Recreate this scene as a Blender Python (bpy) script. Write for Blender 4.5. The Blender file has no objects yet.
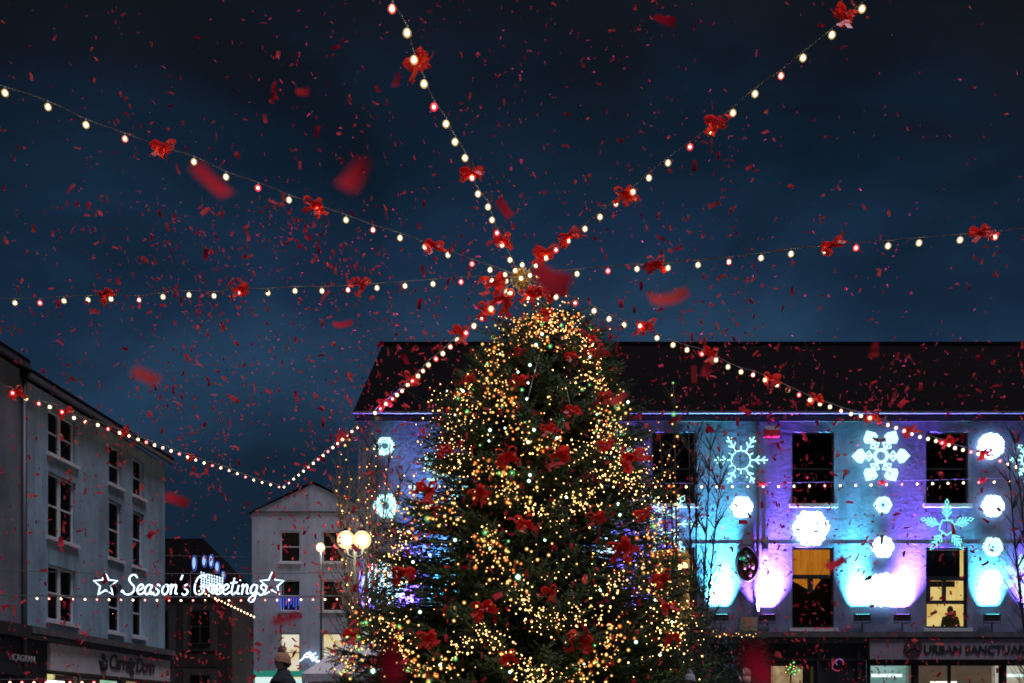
import bpy, math, random
import numpy as np
from mathutils import Vector, Matrix, Euler
random.seed(7); rng = np.random.default_rng(7)
R = math.radians
sc = bpy.context.scene
col = sc.collection
F, CX, HY, EYE = 995.0, 512.0, 725.0, 1.5
def P(px, py, Y):                       # a point of the place seen at pixel px,py at distance Y
    return Vector(((px-CX)/F*Y, Y, EYE+(HY-py)/F*Y))

# ------------------------------------------------------------------ materials
def mat(name, base=(.5,.5,.5), rough=.8, metal=0.0, emit=None, es=0.0, noise=0.0, nscale=3.0, bump=0.0, bscale=30.0, spec=.5, sub=0):
    m = bpy.data.materials.new(name); m.use_nodes = True
    nt = m.node_tree; b = nt.nodes['Principled BSDF']
    b.inputs['Base Color'].default_value = (*base, 1); b.inputs['Roughness'].default_value = rough
    b.inputs['Metallic'].default_value = metal; b.inputs['Specular IOR Level'].default_value = spec
    if emit: b.inputs['Emission Color'].default_value = (*emit, 1); b.inputs['Emission Strength'].default_value = es
    tc = nt.nodes.new('ShaderNodeTexCoord')
    if noise:
        n = nt.nodes.new('ShaderNodeTexNoise'); n.inputs['Scale'].default_value = nscale; n.inputs['Detail'].default_value = 6
        n.inputs['Roughness'].default_value = .65
        nt.links.new(tc.outputs['Object'], n.inputs['Vector'])
        r = nt.nodes.new('ShaderNodeValToRGB')
        r.color_ramp.elements[0].position = .3; r.color_ramp.elements[1].position = .7
        r.color_ramp.elements[0].color = (*[c*(1-noise) for c in base], 1)
        r.color_ramp.elements[1].color = (*[min(1, c*(1+noise*.5)) for c in base], 1)
        nt.links.new(n.outputs['Fac'], r.inputs['Fac']); nt.links.new(r.outputs['Color'], b.inputs['Base Color'])
    if bump:
        n2 = nt.nodes.new('ShaderNodeTexNoise'); n2.inputs['Scale'].default_value = bscale; n2.inputs['Detail'].default_value = 5
        nt.links.new(tc.outputs['Object'], n2.inputs['Vector'])
        bp = nt.nodes.new('ShaderNodeBump'); bp.inputs['Strength'].default_value = bump; bp.inputs['Distance'].default_value = .02
        nt.links.new(n2.outputs['Fac'], bp.inputs['Height']); nt.links.new(bp.outputs['Normal'], b.inputs['Normal'])
    return m
def wall_mat(name, base, streak=.25):
    m = mat(name, base, .88, bump=.55, bscale=9)
    nt = m.node_tree; b = nt.nodes['Principled BSDF']
    tc = [n for n in nt.nodes if n.type == 'TEX_COORD'][0]
    mp = nt.nodes.new('ShaderNodeMapping'); mp.inputs['Scale'].default_value = (2.2, 2.2, .28)
    nt.links.new(tc.outputs['Object'], mp.inputs['Vector'])
    a = nt.nodes.new('ShaderNodeTexNoise'); a.inputs['Scale'].default_value = 1.3; a.inputs['Detail'].default_value = 8; a.inputs['Roughness'].default_value = .7
    c = nt.nodes.new('ShaderNodeTexNoise'); c.inputs['Scale'].default_value = .8; c.inputs['Detail'].default_value = 7
    nt.links.new(mp.outputs['Vector'], a.inputs['Vector']); nt.links.new(tc.outputs['Object'], c.inputs['Vector'])
    mul = nt.nodes.new('ShaderNodeMath'); mul.operation = 'ADD'
    nt.links.new(a.outputs['Fac'], mul.inputs[0]); nt.links.new(c.outputs['Fac'], mul.inputs[1])
    r = nt.nodes.new('ShaderNodeMapRange'); r.inputs['From Min'].default_value = .75; r.inputs['From Max'].default_value = 1.2
    nt.links.new(mul.outputs[0], r.inputs['Value'])
    mx = nt.nodes.new('ShaderNodeMix'); mx.data_type = 'RGBA'
    mx.inputs['A'].default_value = (*[k*(1-streak*1.7) for k in base], 1); mx.inputs['B'].default_value = (*base, 1)
    nt.links.new(r.outputs['Result'], mx.inputs['Factor']); nt.links.new(mx.outputs['Result'], b.inputs['Base Color'])
    return m
def emis(name, c, s, sampling='AUTO'):
    m = bpy.data.materials.new(name); m.use_nodes = True; nt = m.node_tree
    nt.nodes.clear(); o = nt.nodes.new('ShaderNodeOutputMaterial'); e = nt.nodes.new('ShaderNodeEmission')
    e.inputs['Color'].default_value = (*c, 1); e.inputs['Strength'].default_value = s
    nt.links.new(e.outputs[0], o.inputs[0]); m.cycles.emission_sampling = sampling
    return m
def emis_noise(name, c1, c2, s, scale, stretch=(1,1,1)):
    m = emis(name, c1, s); nt = m.node_tree; e = [n for n in nt.nodes if n.type == 'EMISSION'][0]
    tc = nt.nodes.new('ShaderNodeTexCoord'); mp = nt.nodes.new('ShaderNodeMapping'); mp.inputs['Scale'].default_value = stretch
    n = nt.nodes.new('ShaderNodeTexNoise'); n.inputs['Scale'].default_value = scale; n.inputs['Detail'].default_value = 4
    r = nt.nodes.new('ShaderNodeValToRGB'); r.color_ramp.elements[0].position = .35; r.color_ramp.elements[1].position = .65
    r.color_ramp.elements[0].color = (*c1,1); r.color_ramp.elements[1].color = (*c2,1)
    nt.links.new(tc.outputs['Object'], mp.inputs[0]); nt.links.new(mp.outputs[0], n.inputs['Vector'])
    nt.links.new(n.outputs['Fac'], r.inputs[0]); nt.links.new(r.outputs[0], e.inputs['Color'])
    return m
def glass_mat():
    m = bpy.data.materials.new('window glass'); m.use_nodes = True; nt = m.node_tree; nt.nodes.clear()
    o = nt.nodes.new('ShaderNodeOutputMaterial'); g = nt.nodes.new('ShaderNodeBsdfGlossy'); t = nt.nodes.new('ShaderNodeBsdfTransparent')
    g.inputs['Roughness'].default_value = .03; g.inputs['Color'].default_value = (.6,.5,.42,1); t.inputs['Color'].default_value = (.8,.82,.82,1)
    fr = nt.nodes.new('ShaderNodeFresnel'); fr.inputs['IOR'].default_value = 1.4
    mx = nt.nodes.new('ShaderNodeMixShader'); nt.links.new(fr.outputs[0], mx.inputs[0])
    nt.links.new(t.outputs[0], mx.inputs[1]); nt.links.new(g.outputs[0], mx.inputs[2]); nt.links.new(mx.outputs[0], o.inputs[0])
    return m
def roof_mat(name, base):
    m = mat(name, base, .95, spec=.05); nt = m.node_tree; b = nt.nodes['Principled BSDF']
    tc = [n for n in nt.nodes if n.type == 'TEX_COORD'][0]
    br = nt.nodes.new('ShaderNodeTexBrick'); br.inputs['Scale'].default_value = 2.2; br.inputs['Mortar Size'].default_value = .03
    br.inputs['Color1'].default_value = (*base, 1); br.inputs['Color2'].default_value = (*[k*1.8 for k in base], 1)
    br.inputs['Mortar'].default_value = (*[k*.4 for k in base], 1)
    nt.links.new(tc.outputs['Object'], br.inputs['Vector']); nt.links.new(br.outputs['Color'], b.inputs['Base Color'])
    return m
M = dict(
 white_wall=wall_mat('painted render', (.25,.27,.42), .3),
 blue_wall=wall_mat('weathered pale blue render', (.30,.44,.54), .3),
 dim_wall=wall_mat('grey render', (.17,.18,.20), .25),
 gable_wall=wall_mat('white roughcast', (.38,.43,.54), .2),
 brick=wall_mat('dark brick', (.035,.022,.02), .4),
 slate=roof_mat('dark slate', (.005,.004,.0045)),
 dark=mat('black painted timber', (.018,.017,.018), .5, noise=.4, nscale=4),
 cornice=mat('dark stone cornice', (.10,.10,.105), .8, noise=.5, nscale=5, bump=.4),
 frame_dark=mat('dark sash paint', (.03,.03,.032), .4),
 frame_white=mat('white sash paint', (.62,.64,.66), .5, noise=.15),
 sill=mat('pale stone sill', (.6,.6,.62), .8, noise=.2, nscale=8),
 gutter=mat('grey gutter paint', (.08,.08,.09), .7),
 pipe=mat('dark downpipe iron', (.05,.05,.055), .5),
 fascia_grey=mat('mauve grey fascia board', (.30,.27,.31), .6, noise=.15, nscale=2),
 fascia_cream=mat('cream fascia board', (.55,.52,.53), .6, noise=.15, nscale=2),
 letter_dark=mat('dark lettering', (.03,.03,.03), .5),
 letter_pale=mat('pale lettering', (.45,.45,.45), .5),
 letter_faint=mat('faint lettering', (.07,.075,.07), .5),
 room=mat('dark room wall', (.05,.045,.04), .9, noise=.3),
 pane=glass_mat(),
 metal=mat('grey galvanised metal', (.22,.22,.23), .5, .6, noise=.2),
 bronze=mat('dark bronze plaque', (.09,.05,.035), .4, .4, noise=.8, nscale=5, bump=.6, bscale=12),
 green_relief=mat('green painted relief', (.05,.16,.05), .5, noise=.4),
 post_paint=mat('dark green post paint', (.015,.018,.018), .8, spec=.2),
 cable=mat('grey cable rubber', (.16,.16,.17), .5),
 wire=mat('steel wire', (.55,.55,.55), .35, .7),
 ribbon=mat('red satin ribbon', (1,.075,.055), .38, noise=.25, nscale=9, spec=.6),
 bark=mat('grey birch bark', (.09,.075,.065), .9, noise=.5, nscale=12, bump=.6, bscale=20),
 fir_wire=mat('dark green flex', (.006,.012,.007), .7),
 fir_bark=mat('fir bark', (.022,.016,.012), .95, noise=.4, nscale=10),
 canvas=mat('pale canopy canvas', (.5,.5,.56), .8, noise=.1),
 skin=mat('skin', (.62,.38,.28), .6, noise=.1, nscale=8),
 coat=mat('navy coat cloth', (.02,.022,.03), .9, noise=.4, nscale=20),
 hat_rust=mat('rust knitted wool', (.55,.27,.17), .95, noise=.5, nscale=40, bump=.8, bscale=60),
 hat_grey=mat('pale grey knitted wool', (.42,.40,.42), .95, noise=.5, nscale=40, bump=.8, bscale=60),
 hair=mat('brown hair', (.025,.016,.011), .6, noise=.5, nscale=30),
 eye=mat('dark eye', (.02,.015,.01), .2),
 bulb=emis('warm white bulb', (1,.74,.38), 22),
 bulb_red=emis('bulb glowing red', (1,.20,.13), 6),
 bulb_pink=emis('bulb glowing rose', (1,.42,.34), 14),
 bulb_gold=emis('small gold bulb', (1,.56,.18), 5.5),
 bulb_amber=emis('small amber bulb', (1,.30,.06), 4.5),
 bulb_ice=emis('cool white bulb', (.75,1,.86), 14),
 bulb_green=emis('small green bulb', (.45,1,.35), 2.5),
 led=emis('cyan rope light', (.22,1,.92), 1.35),
 led_ring=emis('pale cyan rope light', (.45,1,1), 1.6),
 led_white=emis('cold white light plate', (.42,.74,1), 5),
 led_tip=emis('pale cyan light plate', (.5,1,.97), 1.7),
 script=emis('white rope light', (.55,.78,1), 3),
 blue_led=emis('blue icicle light', (.10,.16,1), .8),
 pale_led=emis('pale blue droplet light', (.45,.75,1), .9),
 lamp_glow=emis('street lamp glass', (1,.82,.62), 330),
 lamp_glow_dim=emis('street lamp glass dim', (1,.82,.66), 800),
 lens_cyan=emis('cyan floodlight lens', (.1,.9,1), 5, 'NONE'),
 lens_violet=emis('violet floodlight lens', (.4,.2,1), 5, 'NONE'),
)
def foliage_mat(name, c1, c2):
    m = mat(name, c1, .6); nt = m.node_tree; b = nt.nodes['Principled BSDF']
    tc = [n for n in nt.nodes if n.type == 'TEX_COORD'][0]
    n = nt.nodes.new('ShaderNodeTexNoise'); n.inputs['Scale'].default_value = 2.2; n.inputs['Detail'].default_value = 5
    nt.links.new(tc.outputs['Object'], n.inputs['Vector'])
    r = nt.nodes.new('ShaderNodeValToRGB'); r.color_ramp.elements[0].position = .35; r.color_ramp.elements[1].position = .65
    r.color_ramp.elements[0].color = (*c1,1); r.color_ramp.elements[1].color = (*c2,1)
    nt.links.new(n.outputs['Fac'], r.inputs[0]); nt.links.new(r.outputs[0], b.inputs['Base Color'])
    return m
M['needles'] = foliage_mat('fir needles', (.045,.085,.025), (.10,.155,.035))
M['hedge'] = foliage_mat('hedge leaves', (.02,.045,.015), (.05,.08,.03))
def paper_mat(c=(.95,.05,.075)):
    m = bpy.data.materials.new('red tissue paper'); m.use_nodes = True; nt = m.node_tree; nt.nodes.clear()
    o = nt.nodes.new('ShaderNodeOutputMaterial'); d = nt.nodes.new('ShaderNodeBsdfDiffuse'); t = nt.nodes.new('ShaderNodeBsdfTranslucent')
    for n in (d, t): n.inputs['Color'].default_value = (*c,1)
    mx = nt.nodes.new('ShaderNodeMixShader'); mx.inputs[0].default_value = .45
    nt.links.new(d.outputs[0], mx.inputs[1]); nt.links.new(t.outputs[0], mx.inputs[2]); nt.links.new(mx.outputs[0], o.inputs[0])
    return m
M['paper'] = paper_mat(); M['paper_bright'] = paper_mat((1,.11,.10)); M['paper_dark'] = paper_mat((.50,.015,.04)); M['paper_rose'] = paper_mat((.95,.08,.10))
_m = M['ribbon']; _b = _m.node_tree.nodes['Principled BSDF']; _t = _m.node_tree.nodes.new('ShaderNodeBsdfTranslucent'); _t.inputs['Color'].default_value = (1,.06,.04,1); _x = _m.node_tree.nodes.new('ShaderNodeMixShader'); _x.inputs[0].default_value = .5
_o = [n for n in _m.node_tree.nodes if n.type == 'OUTPUT_MATERIAL'][0]; _m.node_tree.links.new(_b.outputs[0], _x.inputs[1]); _m.node_tree.links.new(_t.outputs[0], _x.inputs[2]); _m.node_tree.links.new(_x.outputs[0], _o.inputs[0])

# ------------------------------------------------------------------ mesh helpers
class MB:
    def __init__(s): s.v = []; s.f = []
    def box(s, x0, x1, y0, y1, z0, z1):
        b = len(s.v)
        s.v += [(x0,y0,z0),(x1,y0,z0),(x1,y1,z0),(x0,y1,z0),(x0,y0,z1),(x1,y0,z1),(x1,y1,z1),(x0,y1,z1)]
        s.f += [tuple(b+i for i in q) for q in ((0,3,2,1),(4,5,6,7),(0,1,5,4),(1,2,6,5),(2,3,7,6),(3,0,4,7))]
        return s
    def quad(s, *p):
        b = len(s.v); s.v += [tuple(q) for q in p]; s.f.append(tuple(range(b, b+len(p)))); return s
    def tube(s, pts, r, n=6, closed=False):
        pts = [Vector(p) for p in pts]; N = len(pts)
        if N < 2: return s
        rs = r if hasattr(r, '__len__') else [r]*N
        b = len(s.v); prev = None
        for i, p in enumerate(pts):
            a = pts[i-1] if (i > 0 or closed) else p
            c = pts[(i+1) % N] if (i < N-1 or closed) else p
            d = (c-a)
            d = d.normalized() if d.length > 1e-9 else Vector((0,0,1))
            u = prev if prev is not None else (Vector((0,1,0)) if abs(d.y) < .9 else Vector((1,0,0)))
            u = (u-d*u.dot(d)); u = u.normalized() if u.length > 1e-6 else d.orthogonal().normalized()
            prev = u; w = d.cross(u)
            for k in range(n):
                t = 2*math.pi*k/n; q = p+(u*math.cos(t)+w*math.sin(t))*rs[i]; s.v.append(tuple(q))
        for i in range(N if closed else N-1):
            j = (i+1) % N
            for k in range(n):
                s.f.append((b+i*n+k, b+i*n+(k+1)%n, b+j*n+(k+1)%n, b+j*n+k))
        if not closed:
            s.f.append(tuple(b+k for k in range(n))[::-1]); s.f.append(tuple(b+(N-1)*n+k for k in range(n)))
        return s
    def ball(s, c, r, n=8, m=5, sz=1.0):
        b = len(s.v); c = Vector(c)
        s.v.append(tuple(c+Vector((0,0,r*sz))))
        for i in range(1, m):
            ph = math.pi*i/m
            for k in range(n):
                t = 2*math.pi*k/n
                s.v.append(tuple(c+Vector((r*math.sin(ph)*math.cos(t), r*math.sin(ph)*math.sin(t), r*sz*math.cos(ph)))))
        s.v.append(tuple(c-Vector((0,0,r*sz)))); e = len(s.v)-1
        for k in range(n): s.f.append((b, b+1+k, b+1+(k+1)%n)); s.f.append((e, b+1+(m-2)*n+(k+1)%n, b+1+(m-2)*n+k))
        for i in range(m-2):
            for k in range(n): s.f.append((b+1+i*n+k, b+1+(i+1)*n+k, b+1+(i+1)*n+(k+1)%n, b+1+i*n+(k+1)%n))
        return s
    def prism(s, outline, y0, y1):      # outline in x,z extruded along y
        b = len(s.v); n = len(outline)
        s.v += [(x, y0, z) for x, z in outline]+[(x, y1, z) for x, z in outline]
        s.f.append(tuple(range(b, b+n))); s.f.append(tuple(range(b+2*n-1, b+n-1, -1)))
        for i in range(n): s.f.append((b+i, b+n+i, b+n+(i+1)%n, b+(i+1)%n))
        return s
    def mesh(s, name, m, smooth=False):
        me = bpy.data.meshes.new(name); me.from_pydata(s.v, [], s.f); me.materials.append(m if not isinstance(m, str) else M[m])
        if smooth: me.polygons.foreach_set('use_smooth', [True]*len(me.polygons))
        me.update(); return me
    def build(s, name, m, parent=None, smooth=False, loc=None):
        o = bpy.data.objects.new(name, s.mesh(name, m, smooth)); col.objects.link(o)
        if parent is not None: o.parent = parent
        if loc is not None: o.location = loc
        return o
def link(name, me, parent=None, loc=(0,0,0), rot=None, scale=1):
    o = bpy.data.objects.new(name, me); col.objects.link(o); o.location = loc
    if rot is not None: o.rotation_euler = rot
    if scale != 1: o.scale = (scale,)*3
    if parent is not None: o.parent = parent
    return o
def tag(o, label=None, cat=None, group=None, kind=None):
    for k, v in (('label', label), ('category', cat), ('group', group), ('kind', kind)):
        if v: o[k] = v
    return o
def thing(name, label, cat, loc=(0,0,0), rz=0, group=None):
    o = bpy.data.objects.new(name, None); col.objects.link(o); o.location = loc; o.rotation_euler = (0,0,rz)
    o.empty_display_size = .2
    return tag(o, label, cat, group)
def spline(pts, sub=6):
    pts = [Vector(p) for p in pts]; out = []
    q = [pts[0]*2-pts[1]]+pts+[pts[-1]*2-pts[-2]]
    for i in range(1, len(q)-2):
        for k in range(sub):
            t = k/sub; a, b, c, d = q[i-1], q[i], q[i+1], q[i+2]
            out.append(.5*((2*b)+(c-a)*t+(2*a-5*b+4*c-d)*t*t+(3*b-a-3*c+d)*t**3))
    out.append(pts[-1]); return out
def text(s, size, m, parent, loc, rot=(R(90),0,0), align='LEFT', extrude=.012, width=1.0, shear=0, bold=0.0):
    cu = bpy.data.curves.new('lettering', 'FONT'); cu.body = s; cu.size = size; cu.extrude = extrude; cu.align_x = align
    cu.shear = shear; cu.offset = bold; cu.space_character = width
    cu.materials.append(M[m]); o = bpy.data.objects.new('lettering', cu); col.objects.link(o)
    dg = bpy.context.evaluated_depsgraph_get(); dg.update(); me = bpy.data.meshes.new_from_object(o.evaluated_get(dg)); bpy.data.objects.remove(o)
    o = bpy.data.objects.new('lettering', me); col.objects.link(o)
    o.parent = parent; o.location = loc; o.rotation_euler = rot
    return o
def facade(x0, x1, z0, z1, ops, yf=0.0, depth=.22):
    """front wall sheet with real openings and reveals, local: x along, y into the building"""
    xs = sorted({x0, x1, *[o[0] for o in ops], *[o[1] for o in ops]}); zs = sorted({z0, z1, *[o[2] for o in ops], *[o[3] for o in ops]})
    m = MB()
    for i in range(len(xs)-1):
        for j in range(len(zs)-1):
            cx, cz = (xs[i]+xs[i+1])/2, (zs[j]+zs[j+1])/2
            if any(a < cx < b and c < cz < d for a, b, c, d in ops): continue
            m.quad((xs[i],yf,zs[j]),(xs[i+1],yf,zs[j]),(xs[i+1],yf,zs[j+1]),(xs[i],yf,zs[j+1]))
    for a, b, c, d in ops:
        m.quad((a,yf,c),(a,yf,d),(a,yf+depth,d),(a,yf+depth,c)); m.quad((b,yf,c),(b,yf+depth,c),(b,yf+depth,d),(b,yf,d))
        m.quad((a,yf,d),(b,yf,d),(b,yf+depth,d),(a,yf+depth,d)); m.quad((a,yf,c),(a,yf+depth,c),(b,yf+depth,c),(b,yf,c))
    return m
def window(parent, a, b, c, d, fm='frame_dark', mull=1, rails=(.5,), sill=True, depth=.22, back='room', yf=0.0, backd=1.4, fr=.05, lbl=None, backmat=None, wmull=.03):
    f = MB(); y0, y1 = yf+.10, yf+.16
    g = .003
    f.box(a+g,a+fr,y0,y1,c+g,d-g); f.box(b-fr,b-g,y0,y1,c+g,d-g); f.box(a+fr,b-fr,y0,y1,d-fr,d-g); f.box(a+fr,b-fr,y0,y1,c+g,c+fr)
    for t in rails: z = c+(d-c)*t; f.box(a+fr,b-fr,y0+.004,y1-.004,z-.025,z+.025)
    for k in range(mull):
        x = a+(b-a)*(k+1)/(mull+1); f.box(x-wmull,x+wmull,y0-.006,y1+.006,c+fr,d-fr)
    w = f.build('window', fm, parent)
    if lbl: w['label'] = lbl
    MB().quad((a+fr,yf+.13,c+fr),(b-fr,yf+.13,c+fr),(b-fr,yf+.13,d-fr),(a+fr,yf+.13,d-fr)).build('pane', 'pane', w)
    if sill: MB().box(a-.09,b+.09,yf-.09,yf+.098,c-.10,c-.003).build('sill', 'sill', w)
    r = MB(); y2 = yf+depth+.001; yb = yf+depth+backd    # room behind
    r.quad((a-.3,yb,c-.3),(b+.3,yb,c-.3),(b+.3,yb,d+.3),(a-.3,yb,d+.3))
    r.quad((a-.3,y2,c-.3),(a-.3,yb,c-.3),(a-.3,yb,d+.3),(a-.3,y2,d+.3)); r.quad((b+.3,y2,c-.3),(b+.3,y2,d+.3),(b+.3,yb,d+.3),(b+.3,yb,c-.3))
    r.quad((a-.3,y2,d+.3),(a-.3,yb,d+.3),(b+.3,yb,d+.3),(b+.3,y2,d+.3)); r.quad((a-.3,y2,c-.3),(b+.3,y2,c-.3),(b+.3,yb,c-.3),(a-.3,yb,c-.3))
    r.build('room', backmat or back, w)
    return w

# ------------------------------------------------------------------ world, camera, added night fill lamp
w = bpy.data.worlds.new("World"); sc.world = w; w.use_nodes = True; nt = w.node_tree
bg = nt.nodes['Background']
tc = nt.nodes.new('ShaderNodeTexCoord'); sep = nt.nodes.new('ShaderNodeSeparateXYZ'); nt.links.new(tc.outputs['Generated'], sep.inputs[0])
rp = nt.nodes.new('ShaderNodeValToRGB'); cr = rp.color_ramp
cr.elements[0].position = 0; cr.elements[0].color = (.0065,.017,.034,1); cr.elements[1].position = 1; cr.elements[1].color = (.006,.006,.008,1)
for p, c in ((.26,(.0075,.021,.043)), (.365,(.0175,.048,.098)), (.43,(.0095,.028,.063)), (.49,(.0058,.0175,.038)), (.56,(.0056,.0098,.0185)), (.62,(.0068,.0078,.011))):
    e = cr.elements.new(p); e.color = (*c,1)
mp = nt.nodes.new('ShaderNodeMapping'); mp.inputs['Scale'].default_value = (1.7,1.7,3.2); nt.links.new(tc.outputs['Generated'], mp.inputs[0])
ns = nt.nodes.new('ShaderNodeTexNoise'); ns.inputs['Scale'].default_value = 2.1; ns.inputs['Detail'].default_value = 7; ns.inputs['Roughness'].default_value = .55
ns.inputs['Distortion'].default_value = .6
nt.links.new(mp.outputs[0], ns.inputs['Vector'])
sub = nt.nodes.new('ShaderNodeMath'); sub.operation = 'MULTIPLY_ADD'; sub.inputs[1].default_value = .24; sub.inputs[2].default_value = -.12
nt.links.new(ns.outputs['Fac'], sub.inputs[0])
# the sky is darker towards the sides
ab = nt.nodes.new('ShaderNodeMath'); ab.operation = 'MULTIPLY'; nt.links.new(sep.outputs['X'], ab.inputs[0]); nt.links.new(sep.outputs['X'], ab.inputs[1])
sc2 = nt.nodes.new('ShaderNodeMath'); sc2.operation = 'MULTIPLY_ADD'; sc2.inputs[1].default_value = .42; nt.links.new(ab.outputs[0], sc2.inputs[0]); nt.links.new(sub.outputs[0], sc2.inputs[2])
ad = nt.nodes.new('ShaderNodeMath'); ad.operation = 'ADD'; nt.links.new(sep.outputs['Z'], ad.inputs[0]); nt.links.new(sc2.outputs[0], ad.inputs[1])
nt.links.new(ad.outputs[0], rp.inputs['Fac'])
ns2 = nt.nodes.new('ShaderNodeTexNoise'); ns2.inputs['Scale'].default_value = 3.2; ns2.inputs['Detail'].default_value = 8; nt.links.new(mp.outputs[0], ns2.inputs['Vector'])
mr = nt.nodes.new('ShaderNodeMapRange'); mr.inputs['From Min'].default_value = .3; mr.inputs['From Max'].default_value = .7; mr.inputs['To Min'].default_value = .66; mr.inputs['To Max'].default_value = 1.18
nt.links.new(ns2.outputs['Fac'], mr.inputs['Value'])
nt.links.new(rp.outputs[0], bg.inputs['Color']); nt.links.new(mr.outputs['Result'], bg.inputs['Strength'])

cam = bpy.data.cameras.new('camera'); co = bpy.data.objects.new('camera', cam); col.objects.link(co); sc.camera = co
co.location = (0,0,EYE); co.rotation_euler = (R(90),0,0); cam.sensor_width = 36; cam.lens = 36*F/1024
cam.shift_y = (HY-341.5)/1024; cam.clip_end = 900; cam.clip_start = .1
cam.dof.use_dof = True; cam.dof.focus_distance = 17; cam.dof.aperture_fstop = 1.7
night_fill = bpy.data.lights.new('night_fill', 'SUN'); night_fill.energy = 1.9; night_fill.angle = R(20); night_fill.color = (.86,.82,1)  # fill lamp added to brighten confetti and walls; no sun at night
so = bpy.data.objects.new('night_fill', night_fill); col.objects.link(so); so.rotation_euler = Euler((R(21),0,R(42)))
sc.view_settings.view_transform = 'Standard'; sc.view_settings.look = 'None'; sc.view_settings.exposure = 0; sc.view_settings.gamma = 1
sc.cycles.use_denoising = True; sc.cycles.use_light_tree = True; sc.cycles.max_bounces = 6; sc.cycles.diffuse_bounces = 3
sc.cycles.glossy_bounces = 3; sc.cycles.transparent_max_bounces = 12; sc.cycles.sample_clamp_indirect = 4; sc.cycles.filter_width = 1.7
sc.cycles.caustics_reflective = False; sc.cycles.caustics_refractive = False

# ------------------------------------------------------------------ ground
gm = mat('square paving', (.12,.115,.11), .55); nt = gm.node_tree; b = nt.nodes['Principled BSDF']; tcg = [n for n in nt.nodes if n.type=='TEX_COORD'][0]
br = nt.nodes.new('ShaderNodeTexBrick'); br.inputs['Scale'].default_value = 2.5; br.inputs['Color1'].default_value = (.13,.125,.12,1)
br.inputs['Color2'].default_value = (.085,.08,.078,1); br.inputs['Mortar'].default_value = (.04,.04,.04,1); br.inputs['Mortar Size'].default_value = .015
nt.links.new(tcg.outputs['Object'], br.inputs['Vector']); nt.links.new(br.outputs['Color'], b.inputs['Base Color'])
tag(MB().quad((-400,-200,0),(400,-200,0),(400,600,0),(-400,600,0)).build('ground', gm), kind='structure')

# ------------------------------------------------------------------ right building (frontal)
SB = 36.05; RY = 27.6; RX = -4.27
def rx(px): return (px-358)/SB
def rz(py): return EYE+(HY-py)/SB
RB = thing('terrace_building', 'long pale building behind the tree washed in violet and cyan light under slate', 'building', (RX,RY,0))
WR = 22.0; eave = 10.24
cols2 = [(516,558),(652,695),(792,834),(926,968),(1062,1104)]
ops = []
for a, b_ in cols2:
    ops.append((rx(a), rx(b_), rz(504), rz(432))); ops.append((rx(a), rx(b_), rz(628), rz(547)))
zc = rz(628)-.12
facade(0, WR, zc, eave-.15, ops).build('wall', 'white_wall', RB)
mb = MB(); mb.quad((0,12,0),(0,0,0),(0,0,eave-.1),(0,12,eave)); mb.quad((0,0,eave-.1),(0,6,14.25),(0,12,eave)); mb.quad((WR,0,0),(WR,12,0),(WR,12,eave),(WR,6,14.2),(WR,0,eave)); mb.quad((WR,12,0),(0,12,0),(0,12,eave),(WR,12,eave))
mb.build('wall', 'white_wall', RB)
rf = MB(); sl = 3.76/5
def roofslab(m, x0, x1, y0, z0, y1, z1, t=.14):
    m.quad((x0,y0,z0),(x1,y0,z0),(x1,y1,z1),(x0,y1,z1)); m.quad((x0,y0,z0-t),(x0,y1,z1-t),(x1,y1,z1-t),(x1,y0,z0-t))
    m.quad((x0,y0,z0-t),(x1,y0,z0-t),(x1,y0,z0),(x0,y0,z0)); m.quad((x0,y0,z0-t),(x0,y0,z0),(x0,y1,z1),(x0,y1,z1-t)); m.quad((x1,y0,z0-t),(x1,y1,z1-t),(x1,y1,z1),(x1,y0,z0))
roofslab(rf, -.10, WR+.1, -.16, eave-.06, 6, 14.34); roofslab(rf, -.10, WR+.1, 12.15, eave+.1, 6, 14.34)
rfo = rf.build('roof', 'slate', RB)
MB().box(-.11,WR+.1,5.88,6.12,14.32,14.40).build('ridge', 'slate', rfo)
MB().box(-.1,WR+.05,-.27,-.17,eave-.17,eave-.11).build('gutter', 'gutter', RB)
MB().box(-.06,WR+.03,-.12,-.002,eave-.34,eave-.205).build('eave_shade_strip', 'frame_dark', RB)  # dark strip that paints in the shadow below the gutter
MB().box(0,WR,-.012,-.003,rz(544.5),rz(543.7)).build('string_course', 'white_wall', RB)
c_ = MB(); c_.box(-.05,WR,-.32,-.003,zc-.16,zc-.02); c_.box(-.03,WR,-.2,-.004,zc-.32,zc-.163); c_.build('cornice', 'cornice', RB)
dr = MB(); xp = rx(757)
dr.tube([(xp,-.09,eave-.1),(xp,-.09,rz(560)),(xp+.0,-.09,rz(612))], .045, 8); dr.build('downpipe', 'gutter', RB, True)
MB().tube([(rx(764),-.10,rz(538)),(rx(764),-.10,rz(560))], .09, 8).build('vent_pipe', 'pipe', RB, True)
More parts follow.
